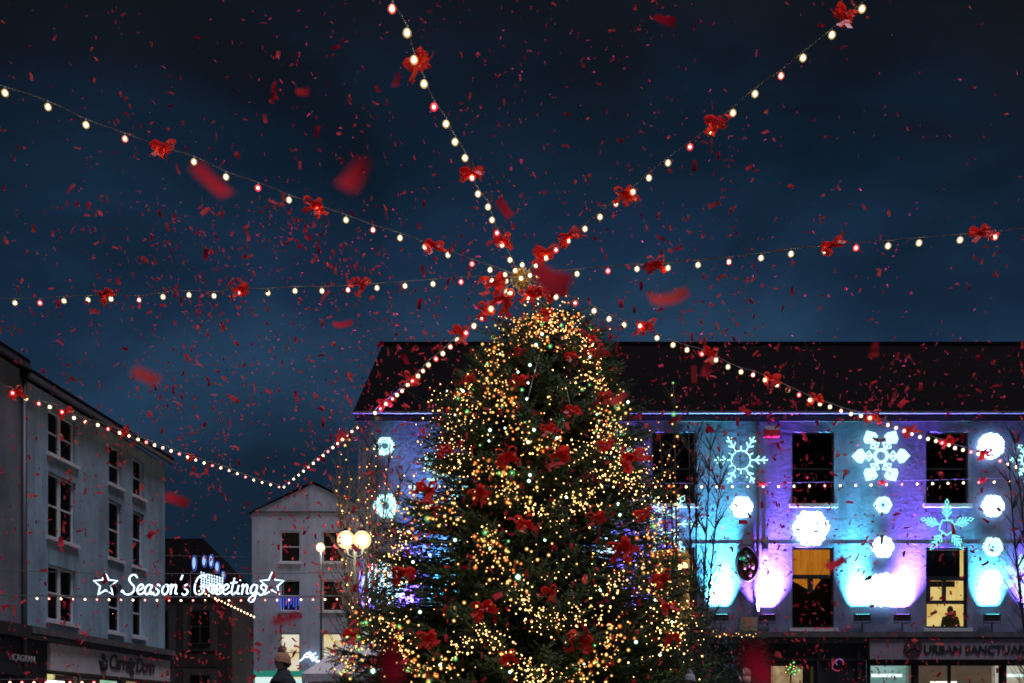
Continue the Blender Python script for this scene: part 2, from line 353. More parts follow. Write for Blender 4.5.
# windows
amber = emis_noise('amber curtain', (.75,.22,.012), (1,.36,.035), .55, 3.0, (6,1,.6))
yellow = emis_noise('warm lit room', (.8,.52,.13), (1,.74,.26), .95, 1.6)
cols_top = ['dark sash window over the bright snowflake string','','','']
for i, (a, b_) in enumerate(cols2):
    window(RB, rx(a), rx(b_), rz(504), rz(432), mull=0, rails=(.5,), fr=.045)
    if i not in (1,2,3): window(RB, rx(a), rx(b_), rz(628), rz(547), mull=1)
def curtain(name, a, b, z0, z1, y, m, parent, n=40, amp=.025):
    c = MB(); pts = [(a+(b-a)*k/n, y+amp*math.sin(k*1.9)+amp*.5*math.sin(k*.7)) for k in range(n+1)]
    for k in range(n): c.quad((*pts[k],z0),(*pts[k+1],z0),(*pts[k+1],z1),(*pts[k],z1))
    return c.build(name, m, parent)
a,b_ = 792,834
W1 = window(RB, rx(a), rx(b_), rz(628), rz(547), mull=0, rails=(), fr=.05, lbl='window with amber curtains and dark lower sash')
zr = rz(576); fm = MB(); fm.box(rx(a)+.05, rx(b_)-.05, .09, .17, zr-.06, zr+.05); xm = rx(811.5)
fm.box(xm-.07,xm+.07,.095,.165,rz(592),zr-.06); fm.build('transom', 'frame_dark', W1)
curtain('curtain', rx(a)+.02, rx(b_)-.02, zr, rz(548), .30, amber, W1)
for s in (0,1):
    c = MB(); n = 14
    for k in range(n):
        t0, t1 = k/n, (k+1)/n
        f = (lambda t: rx(a)+.05+t*.55) if s == 0 else (lambda t: rx(b_)-.28-t*.22)
        z_ = lambda t: zr-(.12+.62*(1-t)**1.6 if s == 0 else .1+.55*(1-t)**1.3)
        # swag drawn back to the side: long at the jamb end of the middle
        zz0, zz1 = zr-.08-.30*t0**1.2, zr-.08-.30*t1**1.2
        c.quad((f(t0),.32+.02*math.sin(k),zz0),(f(t1),.32+.02*math.sin(k+1),zz1),(f(t1),.32+.02*math.sin(k+1),zr),(f(t0),.32+.02*math.sin(k),zr))
    c.build('curtain', amber, W1)
a,b_ = 652,695
W2 = window(RB, rx(a), rx(b_), rz(628), rz(547), mull=1, rails=(.52,), fr=.05, lbl='window lit amber with a glowing pendant lamp')
curtain('curtain', rx(a), rx(b_), rz(640), rz(546), .62, emis_noise('amber room wall', (.55,.27,.07), (.7,.36,.10), .75, 1.2), W2, amp=.05)
MB().ball((rx(685),.42,rz(566)), .16, 12, 8, 1.1).build('pendant_lamp', emis('pendant glow', (1,.72,.3), 7), W2, True)
a,b_ = 926,968
W3 = window(RB, rx(a), rx(b_), rz(628), rz(547), mull=0, rails=(), fr=.06, backmat=yellow, lbl='yellow lit window with a figure silhouetted inside')
f = MB(); f.box(rx(a)+.06, rx(b_)-.06, .09,.17, rz(580), rz(576)); f.box(rx(944),rx(947.5),.092,.168,rz(600),rz(580)); f.box(rx(a)+.06,rx(b_)-.06,.094,.166,rz(603.5),rz(600))
f.box(rx(a)+.06,rx(a)+.16,.095,.165,rz(600),rz(580)); f.build('transom', 'frame_dark', W3)
MB().quad((rx(a)+.04,.20,rz(577)),(rx(b_)-.14,.20,rz(577)),(rx(b_)-.14,.20,rz(549)),(rx(a)+.04,.20,rz(549))).build('blind', mat('grey roller blind', (.10,.10,.12), .9, noise=.2), W3)
MB().quad((rx(a)+.1,.6,rz(584)),(rx(b_)-.1,.6,rz(584)),(rx(b_)-.1,.6,rz(578)),(rx(a)+.1,.6,rz(578))).build('pelmet', 'room', W3)
# oval plaque
ov = thing('oval_wall_plaque', 'oval bronze sign with green relief fixed to the white lit wall', 'plaque', P(747,564,RY-.14))
def oval(rx_, rz_, y, n=32, wob=0): return [(rx_*math.cos(2*math.pi*k/n)*(1+wob*math.sin(3*k)), rz_*math.sin(2*math.pi*k/n)) for k in range(n)]
MB().prism(oval(.33,.50,0), 0, .10).build('plate', 'bronze', ov)
m_ = MB(); o_ = oval(.30,.47,0); m_.tube([(x,-.01,z) for x,z in o_], .035, 6, closed=True); m_.build('rim', mat('dark iron rim', (.04,.035,.03), .4), ov, True)
m_ = MB(); random.seed(3)
for k in range(16):
    an = random.uniform(0,6.28); rr = random.uniform(0,.17); m_.ball((rr*math.cos(an)-.05,-.01,rr*math.sin(an)+.15), random.uniform(.03,.055), 6, 4)
m_.build('leaf_relief', 'green_relief', ov, True)
m_ = MB()
for k in range(9):
    m_.ball((random.uniform(-.16,.18),-.005,random.uniform(-.35,-.02)), random.uniform(.03,.07), 6, 4, 1.4)
m_.build('figure_relief', mat('worn brass relief', (.25,.12,.07), .4, .3, noise=.5), ov, True)
# shopfronts of the right building
def shopx(px): return rx(px)
sf = MB()
yF = -.10
zt = zc-.32
darkops = [(rx(770),rx(812),.7,rz(664))]
ds = facade(rx(560), rx(865), 0, zt, darkops, yf=yF, depth=.25); dso = ds.build('shopfront', 'dark', RB)
pn = MB()
for x in np.arange(rx(600), rx(768), .62): pn.box(x, x+.07, yF-.03, yF-.002, .2, rz(662))
for x in (rx(763), rx(815), rx(855)): pn.box(x, x+.12, yF-.06, yF-.002, 0, zt-.02)
pn.box(rx(600), rx(864), yF-.08, yF-.002, rz(661), rz(659)); pn.build('pilaster', 'dark', dso)
text('ANTLARE', .28, 'letter_faint', dso, (rx(788), yF-.02, rz(649)), extrude=.008)
wi = MB(); wi.box(rx(770)+.003, rx(812)-.003, yF+.1, yF+.14, rz(664)-.06, rz(664)-.003); wi.box(rx(790),rx(791.5),yF+.1,yF+.14,.75,rz(664)-.06)
wo = wi.build('window', 'frame_dark', dso)
MB().quad((rx(770),yF+.12,.7),(rx(812),yF+.12,.7),(rx(812),yF+.12,rz(664)),(rx(770),yF+.12,rz(664))).build('pane','pane',wo)
cream = emis_noise('cream lit shop interior', (.42,.27,.12), (.8,.62,.34), .75, 2.2, (1.5,1,2))
MB().box(rx(768),rx(814),yF+1.2,yF+1.25,.3,rz(660)).build('display_wall', cream, wo)
MB().quad((0,yF,0),(rx(560),yF,0),(rx(560),yF,zt),(0,yF,zt)).build('shopfront','dark',RB)
uo = [(rx(868),rx(912),.5,rz(664)),(rx(916),rx(1000),.3,rz(664)),(rx(1004),rx(1060),.5,rz(664))]
us = facade(rx(865.05), WR, 0, zt, uo, yf=yF-.002, depth=.2).build('shopfront', 'dark', RB)
fa = MB().box(rx(866.5), rx(1075), yF-.16, yF-.006, rz(660), rz(639.5)).build('fascia', 'fascia_grey', RB)
text('URBAN SANCTUARY', .318, 'letter_dark', fa, (rx(919.5), yF-.175, rz(654)), width=1.0, bold=.004)
MB().prism([(rx(909)+.25*math.cos(k*math.pi/14), rz(649)+.25*math.sin(k*math.pi/14)) for k in range(28)], yF-.19, yF-.162).build('logo_disc', mat('dark maroon disc', (.05,.025,.03), .6), fa)
m_ = MB()
for k in range(3): m_.tube(spline([(rx(909)-.18+.05*k,yF-.2,rz(649)-.08+.07*k),(rx(909),yF-.2,rz(649)+.02+.06*k),(rx(909)+.18-.04*k,yF-.2,rz(649)-.06+.05*k)]), .012, 5)
m_.build('logo_wave', mat('rose brown line', (.14,.08,.08), .6), fa)
teal = emis_noise('teal lit shop interior', (.10,.30,.27), (.5,.85,.78), .62, 1.1, (.5,1,3))
tan_ = emis_noise('tan blind', (.11,.075,.05), (.15,.105,.075), .75, 2)
pal = emis_noise('warm shop interior', (.55,.36,.15), (.8,.8,.7), .7, 1.5)
for (a,b2,c2,d2), mm in zip(uo, (teal, tan_, pal)):
    f = MB(); f.box(a+.003,a+.05,yF+.05,yF+.1,c2,d2-.003); f.box(b2-.05,b2-.003,yF+.05,yF+.1,c2,d2-.003); f.box(a+.05,b2-.05,yF+.05,yF+.1,d2-.05,d2-.003)
    if mm is tan_: f.box(rx(947),rx(950),yF+.045,yF+.105,c2,d2-.05)
    wo = f.build('window','frame_dark',us)
    MB().quad((a,yF+.07,c2),(b2,yF+.07,c2),(b2,yF+.07,d2),(a,yF+.07,d2)).build('pane','pane',wo)
    MB().box(a-.1,b2+.1,yF+.6,yF+.64,.2,d2+.15).build('display_wall', mm, wo)
    if mm is not tan_: MB().box(a+.2,b2-.2,yF+.3,yF+.4,rz(676.5),rz(673.5)).build('shelf_light', emis('shop tube light', (.8,1,.95), 1.6), wo)
    else: MB().box(rx(934),rx(960),yF+.3,yF+.36,rz(686),rz(681)).build('shelf_light', emis('shop tube light warm', (1,.95,.8), 1.8), wo)

# floodlights on the ledge, each washing the wall
FK = 1.45
def flood(px, colr, power, violet, lbl, spread=46, tilt=7, py=618):
    p = P(px, py, RY-.27)
    spread, tilt = (80, 4) if violet else (52, 13)
    t = thing('wall_floodlight', lbl, 'floodlight', (p.x, RY-.21, rz(py)), group='coloured floodlights along the shop ledge')
    h = MB(); h.box(-.20,.20,-.07,.07,-.10,.05); h.box(-.22,.22,-.085,.085,.05,.07); h.build('housing', 'frame_dark', t)
    MB().tube([(-.23,.0,0),(-.23,.0,-.16),(.23,.0,-.16),(.23,.0,0)], .012, 5).build('bracket', 'frame_dark', t)
    MB().tube([(0,.0,-.16),(0,.0,zc-.02-rz(py))], .02, 6).build('stem', 'frame_dark', t)
    MB().box(-.18,.18,-.055,.055,.071,.078).build('lens', 'lens_violet' if violet else 'lens_cyan', t)
    l = bpy.data.lights.new('flood', 'AREA'); l.shape = 'RECTANGLE'; l.size = .5 if not violet else .42; l.size_y = .09; l.energy = power*FK; l.color = colr; l.spread = R(spread)
    lo = bpy.data.objects.new('flood_beam', l); col.objects.link(lo); lo.parent = t; lo.location = (0,0,.10); lo.rotation_euler = (R(180-tilt),0,0)
    return t
CY, VI = (.07,.50,.62), (.27,.13,1.0)
FL = [(721,CY,420,0,'cyan floodlight under the oval plaque'),(768,VI,560,1,'violet floodlight to the plaque side of the amber curtained window'),
 (863,CY,330,0,'cyan floodlight below the large diamond tipped snowflake'),(903,VI,560,1,'violet floodlight between the big snowflake column and the yellow lit window'),
 (993,CY,230,0,'cyan floodlight under the column of four round snowflakes near the photo edge'),
 (372,VI,420,1,'violet floodlight at the building corner by the birch stems'),(404,VI,420,1,'violet floodlight second from the building corner behind the tree'),
 (440,CY,260,0,'cyan floodlight behind the tree third from the building corner'),(585,CY,260,0,'cyan floodlight hidden behind the middle of the tree'),(632,VI,300,1,'violet floodlight behind the tree beside the pendant lamp window'),
 (1036,VI,220,1,'violet floodlight beyond the round snowflake column')]
for px, c, pw, v, lb in FL: flood(px, c, pw, v, lb)
bx = thing('meter_box', 'small tan metal box standing on the ledge between two floodlights', 'box', (P(748,628,RY-.2).x, RY-.30, zc-.02))
MB().box(-.24,.24,0,.2,0,.42).build('casing', mat('tan box', (.35,.25,.18), .6, noise=.3), bx); MB().box(-.21,.21,-.012,-.001,.03,.39).build('lid', mat('tan lid', (.42,.30,.2), .5, noise=.3), bx)

# ------------------------------------------------------------------ snowflake motifs on the wall
def ring_pts(r, n, ph=0): return [(r*math.cos(2*math.pi*k/n+ph), 0, r*math.sin(2*math.pi*k/n+ph)) for k in range(n)]
def pol(r, a): return Vector((r*math.cos(a), 0, r*math.sin(a)))
def flake_open(r, arms=6, tr=.022, ph=0, diamond=False):
    m = MB(); m.tube(ring_pts(r*.36, arms*2, ph), tr, 6, closed=True)
    for k in range(arms):
        a = ph+2*math.pi*k/arms
        m.tube([pol(r*.36,a), pol(r,a)], tr, 6)
        for q, ln in ((.55,.2),(.78,.17)):
            for s in (-1,1): m.tube([pol(r*q,a), pol(r*q,a)+pol(r*ln, a+s*.85)], tr, 5)
        b = a+math.pi/arms; m.tube([pol(r*.35,b), pol(r*.52,b)], tr, 5)
        if diamond:
            c = pol(r*1.0,a); m.tube([c+pol(r*.0,a), c+pol(r*.14,a+.8), c+pol(r*.26,a), c+pol(r*.14,a-.8)], tr, 5, closed=True)
    return m
def flake_fern(r, arms=5, tr=.02):
    m = MB(); ph = math.pi/2; m.tube(ring_pts(r*.3, arms, ph+math.pi/arms), tr, 6, closed=True)
    for k in range(arms):
        a = ph+2*math.pi*k/arms; m.tube([pol(r*.26,a), pol(r*.82,a)], tr, 6)
        c = pol(r*.82,a); m.tube([c, c+pol(r*.1,a+.7), c+pol(r*.2,a), c+pol(r*.1,a-.7)], tr*.8, 5, closed=True)
        for q, ln in ((.36,.26),(.5,.25),(.64,.18)):
            for s in (-1,1): m.tube([pol(r*q,a), pol(r*q,a)+pol(r*ln, a+s*.7)], tr, 5)
    return m
def plate(outline3): return outline3
def flake_plate(r, hole=0, lobes=6, seed=0):
    """scalloped opal plate, optionally a ring"""
    rr = random.Random(seed); n = 72; out = []
    for k in range(n):
        t = 2*math.pi*k/n; q = r*(.93+(.05*math.cos(lobes*t)+.03*math.cos(3*lobes*t))*(lobes > 1))*(1+.07*rr.uniform(-1,1)); out.append((q*math.cos(t), q*math.sin(t)))
    m = MB()
    if not hole: m.prism(out, -.03, .03); return m
    inn = [(hole*math.cos(2*math.pi*k/n), hole*math.sin(2*math.pi*k/n)) for k in range(n)]
    for y, s in ((-.03,1),(.03,-1)):
        for k in range(n):
            j = (k+1)%n; q = [(*out[k][:1],y,out[k][1]),(out[j][0],y,out[j][1]),(inn[j][0],y,inn[j][1]),(inn[k][0],y,inn[k][1])]
            m.quad(*(q if s > 0 else q[::-1]))
    for k in range(n):
        j = (k+1)%n
        m.quad((out[k][0],-.03,out[k][1]),(out[k][0],.03,out[k][1]),(out[j][0],.03,out[j][1]),(out[j][0],-.03,out[j][1]))
        m.quad((inn[k][0],-.03,inn[k][1]),(inn[j][0],-.03,inn[j][1]),(inn[j][0],.03,inn[j][1]),(inn[k][0],.03,inn[k][1]))
    return m
def snow(px, py, lbl): return thing('snowflake_light', lbl, 'snowflake light', P(px, py, RY-.14), group='lit snowflakes fixed to the building wall')
def back_bars(t, r): MB().tube([(0,.04,-r*.8),(0,.04,r*.8)], .012, 5).build('frame_bar', 'metal', t)
t = snow(741,460,'open cyan rope light snowflake left of the downpipe and above a round white one'); flake_open(.74).build('rope_light','led_ring',t); back_bars(t,.74)
t = snow(881,456,'large white cyan snowflake with solid diamond tips'); m = MB()
m.tube(ring_pts(.17,24), .045, 6, closed=True)
for k in range(6):
    a = k*math.pi/3; m.tube([pol(.19,a+.0),pol(.42,a)], .03, 6)
    m.tube([pol(.24,a+.0)+pol(.0,a), pol(.36,a+.38), pol(.44,a)], .03, 5); m.tube([pol(.24,a), pol(.36,a-.38), pol(.44,a)], .03, 5)
m.build('rope_light','led_tip',t)
for k in range(6):
    a = k*math.pi/3; c = MB(); pts = [(pol(.40,a)), pol(.56,a+.36), pol(.66,a+.27), pol(.80,a), pol(.66,a-.27), pol(.56,a-.36)]
    c.prism([(p.x,p.z) for p in pts], -.025, .025); c.build('diamond_tip','led_tip',t)
back_bars(t,.7)
t = snow(947,527,'five armed cyan fern snowflake above the yellow lit window'); flake_fern(.76).build('rope_light','led',t); back_bars(t,.7)
t = snow(668,524,'cyan snowflake with diamond tips half behind the Christmas tree'); flake_open(.72, diamond=True).build('rope_light','led_ring',t); back_bars(t,.7)
t = snow(1021,577,'cyan fern snowflake cut by the edge of the photo'); flake_fern(.62,6).build('rope_light','led_ring',t); back_bars(t,.6)
t = snow(1028,460,'white star burst light at the very edge of the photo beside the bare tree'); flake_open(.5).build('rope_light','led_ring',t); back_bars(t,.5)
t = snow(443,487,'large pale blue snowflake half hidden by the left side of the tree'); flake_open(.95, tr=.04).build('rope_light','led_ring',t); back_bars(t,.9)
for px, py, r, h, lb in [
  (742,507,.31,0,'round white glowing snowflake above the oval plaque'),(811,528,.52,0,'big blown white snowflake right above the amber curtained window'),
  (991,446,.38,0,'topmost white ball snowflake in the column by the bare tree'),(883,505,.25,.06,'small white ring snowflake under the large diamond tipped one'),
  (993,506,.32,0,'white snowflake second from top in the column by the bare tree'),(883,547,.31,0,'white snowflake at string course level between the two lit windows'),
  (993,547,.29,.05,'pale cyan ring snowflake third from top in the column by the bare tree'),(883,590,.5,0,'large white snowflake lowest above the violet and cyan floodlights'),
  (993,580,.27,0,'white cyan snowflake lowest in the column by the bare tree'),
  (385,446,.27,.09,'small ring snowflake high on the violet corner left of the tree'),(386,506,.36,.10,'ring snowflake at mid height on the violet corner'),
  (384,584,.62,0,'large white snowflake low behind the lamp and birch stems'),(607,547,.36,0,'white snowflake glimpsed through the middle of the tree')]:
    t = snow(px, py, lb); flake_plate(r, h, 1 if (px,py) == (991,446) else 6, px).build('light_plate', 'led_ring' if (h and px < 900) or py==547 and px>990 else 'led_white', t)
    back_bars(t, r); MB().tube([p+Vector((0,-.045,0)) for p in (pol(r*.75, 2*math.pi*k/12) for k in range(12))], .018, 5, closed=True).build('rope_ring', 'led_white', t)
for px, py, lb in ((608,450,'open snowflake hidden behind the upper tree'),(470,560,'cyan snowflake shining through the lower left boughs')):
    t = snow(px, py, lb); flake_open(.7, tr=.05).build('rope_light','led_ring',t)
# exit style red white box lamp at (772,430)
t = thing('alarm_box', 'small red and white alarm box high on the violet wall', 'alarm box', P(772,432,RY-.16))
MB().box(-.22,.22,-.02,.14,-.12,.06).build('casing', mat('red enamel', (.6,.03,.04), .4), t); MB().box(-.20,.20,-.01,.13,.061,.17).build('cap', mat('white enamel', (.7,.7,.75), .4), t)

# ------------------------------------------------------------------ left buildings
th = math.atan2(1, .088); dirv = Vector((math.cos(th), math.sin(th), 0))
def LX(Y): return -11.86-.088*(34-Y)
LB = thing('corner_building', 'three storey blue grey building with sash windows over a cream shopfront', 'building', (LX(25.5), 25.5, 0), th)
def lu(px):                      # u along the facade from pixel x
    k = (px-CX)/F; Y = (LX(0))/(k-.088); return (Y-25.5)/math.sin(th), Y
L = 8.53; ev = 10.42
def lz(px, py): Y = lu(px)[1]; return EYE+(HY-py)/F*Y
lops = []
for a, b2 in ((48,76),(109,122),(133,144)):
    ua, ub = lu(a)[0], lu(b2)[0]; mid = (a+b2)/2
    for (zt_, zb_) in ((10.05,8.85),(8.35,6.6),(5.85,4.35)): lops.append((ua,ub,zb_,zt_))
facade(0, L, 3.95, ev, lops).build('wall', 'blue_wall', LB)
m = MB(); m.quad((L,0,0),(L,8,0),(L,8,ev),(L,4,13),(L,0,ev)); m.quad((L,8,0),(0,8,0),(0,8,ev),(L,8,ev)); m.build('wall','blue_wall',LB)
for i, (a,b2,c2,d2) in enumerate(lops):
    wd = window(LB, a,b2,c2,d2, fm='frame_white', mull=1 if i < 3 else 0, rails=(.5,), fr=.06, wmull=.07 if i < 3 else .03)
    if i < 3: pass
r_ = MB(); roofslab(r_, 0, L+.12, -.28, ev+.22, 4, 13.05); roofslab(r_, 0, L+.12, 8.2, ev+.22, 4, 13.05); r_.build('roof','slate',LB)
MB().box(0,L+.1,-.3,-.18,ev-.02,ev+.10).build('gutter','gutter',LB)
m = MB(); m.box(0,L+.12,-.34,-.003,3.86,4.04); m.box(0,L+.08,-.2,-.004,3.72,3.857); m.build('cornice','cornice',LB)
m = MB(); m.tube([(.03,-.1,ev),(.03,-.1,0)], .07, 8); m.build('downpipe','pipe',LB,True)
f2 = MB().box(lu(45)[0], L+.05, -.16, -.004, 2.98, 3.70).build('fascia','fascia_cream',LB)
text('Carraig Donn', .62, 'letter_dark', f2, (lu(103)[0], -.18, 3.20), shear=.25, bold=.008, width=.88)
m = MB()
for k, (ax, az, rr) in enumerate(((0,0,.16),(.12,.16,.10),(-.12,.12,.10),(.02,.30,.08),(.16,-.05,.07))): m.ball((lu(97)[0]+ax,-.18,3.24+az), rr, 8, 5)
m.build('logo_leaf','letter_dark',f2)
so_ = [(lu(47)[0],lu(80)[0],.5,2.93),(lu(82)[0],lu(123)[0],.5,2.9),(lu(126)[0],lu(148)[0],.4,2.93),(lu(150)[0],lu(158)[0],.1,2.9)]
sh = facade(0, L, 0, 3.715, so_, yf=-.002, depth=.2).build('shopfront', mat('mauve painted timber', (.22,.2,.21), .6, noise=.2), LB)
warm = emis_noise('yellow lit shop', (.55,.40,.10), (1,.85,.35), 1.1, 1.3)
tl = emis_noise('green lit shop', (.10,.45,.30), (.7,.9,.6), 1.0, 1.2)
br_ = emis_noise('dim red brown shop', (.035,.014,.01), (.05,.02,.015), .6, 1.5)
og = emis_noise('orange door', (.5,.26,.05), (.8,.45,.1), .6, 1.5)
for (a,b2,c2,d2), mm in zip(so_, (warm, br_, tl, og)):
    f = MB(); f.box(a+.003,a+.05,.05,.1,c2,d2-.003); f.box(b2-.05,b2-.003,.05,.1,c2,d2-.003); f.box(a+.05,b2-.05,.05,.1,d2-.05,d2-.003); wo = f.build('window','frame_dark',sh)
    MB().quad((a,.07,c2),(b2,.07,c2),(b2,.07,d2),(a,.07,d2)).build('pane','pane',wo)
    MB().box(a-.1,b2+.1,.8,.85,.2,d2+.2).build('display_wall', mm, wo)
    if mm in (warm, tl): MB().box(a+.2,b2-.2,.35,.45,2.66,2.74).build('tube_light', emis('shop lamp', (1,.95,.75), 4), wo)
dp_ = MB().box(.005, lu(44.3)[0], -.08, -.004, .0, 3.712).build('side_panel','dark',LB)
# second building nearer
L2 = 9.0
LB2 = thing('dark_building', 'unlit grey building at the photo edge with a near black shopfront', 'building', (LX(25.5)-dirv.x*L2, 25.5-dirv.y*L2, 0), th)
ev2 = 10.62
facade(0, L2-.01, 3.95, ev2, [(2.0,3.4,5,6.8),(2.0,3.4,7.6,9.2)]).build('wall','dim_wall',LB2)
for c2, d2 in ((5,6.8),(7.6,9.2)): window(LB2, 2.0,3.4,c2,d2, fm='frame_white')
r_ = MB(); roofslab(r_, -.1, L2-.01, -.28, ev2+.22, 4, 13.3); roofslab(r_, -.1, L2-.01, 8.2, ev2+.22, 4, 13.3); r_.build('roof','slate',LB2)
m = MB(); m.quad((0,8,0),(0,0,0),(0,0,ev2),(0,4,13.2),(0,8,ev2)); m.quad((0,8,0),(L2-.01,8,0),(L2-.01,8,ev2),(0,8,ev2)); m.quad((L2-.01,0,ev-.1),(L2-.01,8,ev-.1),(L2-.01,4,13.2)); m.build('wall','dim_wall',LB2)
MB().box(0,L2-.02,-.3,-.18,ev2-.02,ev2+.10).build('gutter','pipe',LB2)
m = MB(); m.box(0,L2-.02,-.34,-.003,3.72,4.04); m.build('cornice','dark',LB2)
d2o = MB().box(0,L2-.02,-.06,-.002,0,3.717).build('shopfront','dark',LB2)
fsc = MB().box(0.4,L2-.15,-.16,-.062,2.75,3.3).build('fascia','dark',d2o)
text('VICAGRAN', .235, 'letter_pale', dp_, (lu(1)[0], -.185, 3.12), width=1.0)
# far dark house
DH = thing('brick_house', 'dark brick house with a hipped slate roof closing the side street', 'house', (-19.1, 43, 0))
m = MB(); m.box(0,7.0,0,3.6,0,7.75); m.build('wall','brick',DH)
m = MB(); a_, b_2, c_2, d_2 = (-.3,-.3,7.7),(7.12,-.3,7.7),(7.12,3.9,7.7),(-.3,3.9,7.7); e_, f_ = (1.5,1.8,9.9),(5.2,1.8,9.9)
m.quad(a_,b_2,f_,e_); m.quad(b_2,c_2,f_); m.quad(c_2,d_2,e_,f_); m.quad(d_2,a_,e_); m.quad(d_2,c_2,b_2,a_); m.build('roof','slate',DH)
MB().box(2.2,2.9,1.4,2.1,9.0,10.9).build('chimney','brick',DH)
for x in (3.4,5.2):
    for z in (2.2,5.0): window(DH, x,x+.9,z,z+1.5, yf=-.2, sill=False, backd=.02, depth=.16)
# ------------------------------------------------------------------ gable building in the middle distance
GS = F/48.0
GB = thing('gable_house', 'tall white gable ended house with lit lower windows beyond the square', 'house', ((252-CX)/GS, 48, 0))
def gx(px): return (px-252)/GS
def gz(py): return EYE+(HY-py)/GS
gw = gx(374); ge = gz(512); ga = gz(484)
gops = []
for a,b2 in ((280,300),(322,343)):
    for zt_, zb_ in ((531,562),(580,611),(633,672)): gops.append((gx(a),gx(b2),gz(zb_),gz(zt_)))
gops.append((gx(253),gx(326),.6,gz(676)))
facade(0, gw, 0, ge, gops).build('wall','gable_wall',GB)
m = MB(); m.quad((0,0,ge),(gw,0,ge),(gw/2,0,ga)); m.quad((0,10,0),(0,0,0),(0,0,ge),(0,10,ge)); m.quad((gw,0,0),(gw,10,0),(gw,10,ge),(gw,0,ge)); m.quad((gw,10,0),(0,10,0),(0,10,ge),(gw/2,10,ga),(gw,10,ge)); m.build('wall','gable_wall',GB)
m = MB(); m.quad((-.15,-.1,ge-.05),(gw/2,-.1,ga+.12),(gw/2,10.1,ga+.12),(-.15,10.1,ge-.05)); m.quad((gw+.15,-.1,ge-.05),(gw+.15,10.1,ge-.05),(gw/2,10.1,ga+.12),(gw/2,-.1,ga+.12)); m.build('roof','slate',GB)
MB().box(0,gw,-.06,-.003,ge-.04,ge+.03).build('string_course','cornice',GB)
litc = emis_noise('cream lit blind', (.95,.72,.28), (1,.95,.8), .95, 1.5)
for i,(a,b2,c2,d2) in enumerate(gops[:-1]):
    lit = i in (2,5)
    window(GB, a,b2,c2,d2, fm='frame_white' , mull=0, rails=(.5,), backd=.3, backmat=litc if lit else None, lbl='window lit cream from inside' if lit else None, sill=True, fr=.06)
MB().box(-.02,gx(335),-.12,-.004,gz(677),gz(671)).build('fascia', emis('teal fascia light', (.04,.42,.30), .5), GB)
MB().box(gx(252),gx(328),.6,.65,.3,gz(674)).build('display_wall', emis_noise('white shop interior', (.5,.9,.8), (1,1,1), .95, .8), GB)
ic = thing('icicle_light', 'blue icicle light curtain below the dark window of the gable house', 'icicle light', P(289,597,47.7))
m = MB()
for k in range(9): m.tube([(-.5+.12*k,0,0),(-.5+.12*k,0,-.35-.35*((k*7)%5)/5)], .025, 5)
m.build('icicle','blue_led',ic); MB().tube([(-.52,0,0),(.5,0,0)], .03, 5).build('rail','blue_led',ic)
t = thing('shop_star_light', 'white star tangle light over the shop of the gable house', 'star light', P(309,657,47.6)); m = MB(); random.seed(5)
for k in range(7): an = k*.9; m.tube([(-.45+.1*k,0,-.2*math.cos(an)),(-.2+.12*k,0,.25*math.sin(an)),(.1+.08*k,0,-.2*math.sin(an*1.7))], .03, 5)
m.build('rope_light','script',t)

# ------------------------------------------------------------------ street lamps
def halo_mat(name, c, s, a):  # see-through glowing shell that imitates bloom around a light
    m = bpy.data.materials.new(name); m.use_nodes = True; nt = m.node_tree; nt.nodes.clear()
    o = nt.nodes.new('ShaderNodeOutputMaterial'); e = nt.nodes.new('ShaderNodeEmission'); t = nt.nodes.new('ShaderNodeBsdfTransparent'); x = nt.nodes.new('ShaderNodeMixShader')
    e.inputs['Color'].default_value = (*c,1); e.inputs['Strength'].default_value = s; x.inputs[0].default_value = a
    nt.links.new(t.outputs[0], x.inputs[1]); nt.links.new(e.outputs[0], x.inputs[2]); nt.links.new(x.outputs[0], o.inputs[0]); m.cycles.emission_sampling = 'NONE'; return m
def lamp(px, py, Y, glow, energy, lbl, double=False, r=.20, warm_=(1,.80,.55)):
    base = P(px, py, Y); t = thing('street_lamp', lbl, 'street lamp', (base.x, Y, 0)); h = base.z
    MB().tube([(0,0,0),(0,0,1.0),(0,0,1.05),(0,0,h-.05 if not double else h-.1)], [.09,.09,.05,.035], 10).build('post','post_paint',t,True)
    hs = [(-.165,0),(.165,0)] if double else [(0,0)]
    if double: MB().tube([(-.165,0,h-.16),(-.15,0,h-.3),(0,0,h-.36),(.15,0,h-.3),(.165,0,h-.16)], .03, 8).build('arm','post_paint',t,True)
    for hx, _ in hs:
        g = MB().ball((0,0,0), r*.55, 16, 10).build('lamp_core', glow, t, True, loc=(hx,-.12,h))
        MB().ball((0,0,0), r, 18, 12).build('lamp_halo', halo_mat('lamp bloom halo', (1,.62,.30), 2.2, .42), g, True)  # painted halo round the lamp head, not a glass globe
        MB().tube([(0,0,r*.95),(0,0,r*1.3)], [r*.5,.03], 12).build('cap','post_paint',g,True)
lamp(355,541,20.5,'lamp_glow',170,'twin headed street lamp blazing white among the birch stems left of the tree',True, r=.185)
lamp(321,548,43,'lamp_glow_dim',750,'single tall street lamp in front of the gable house',False, r=.2, warm_=(1,.85,.78))

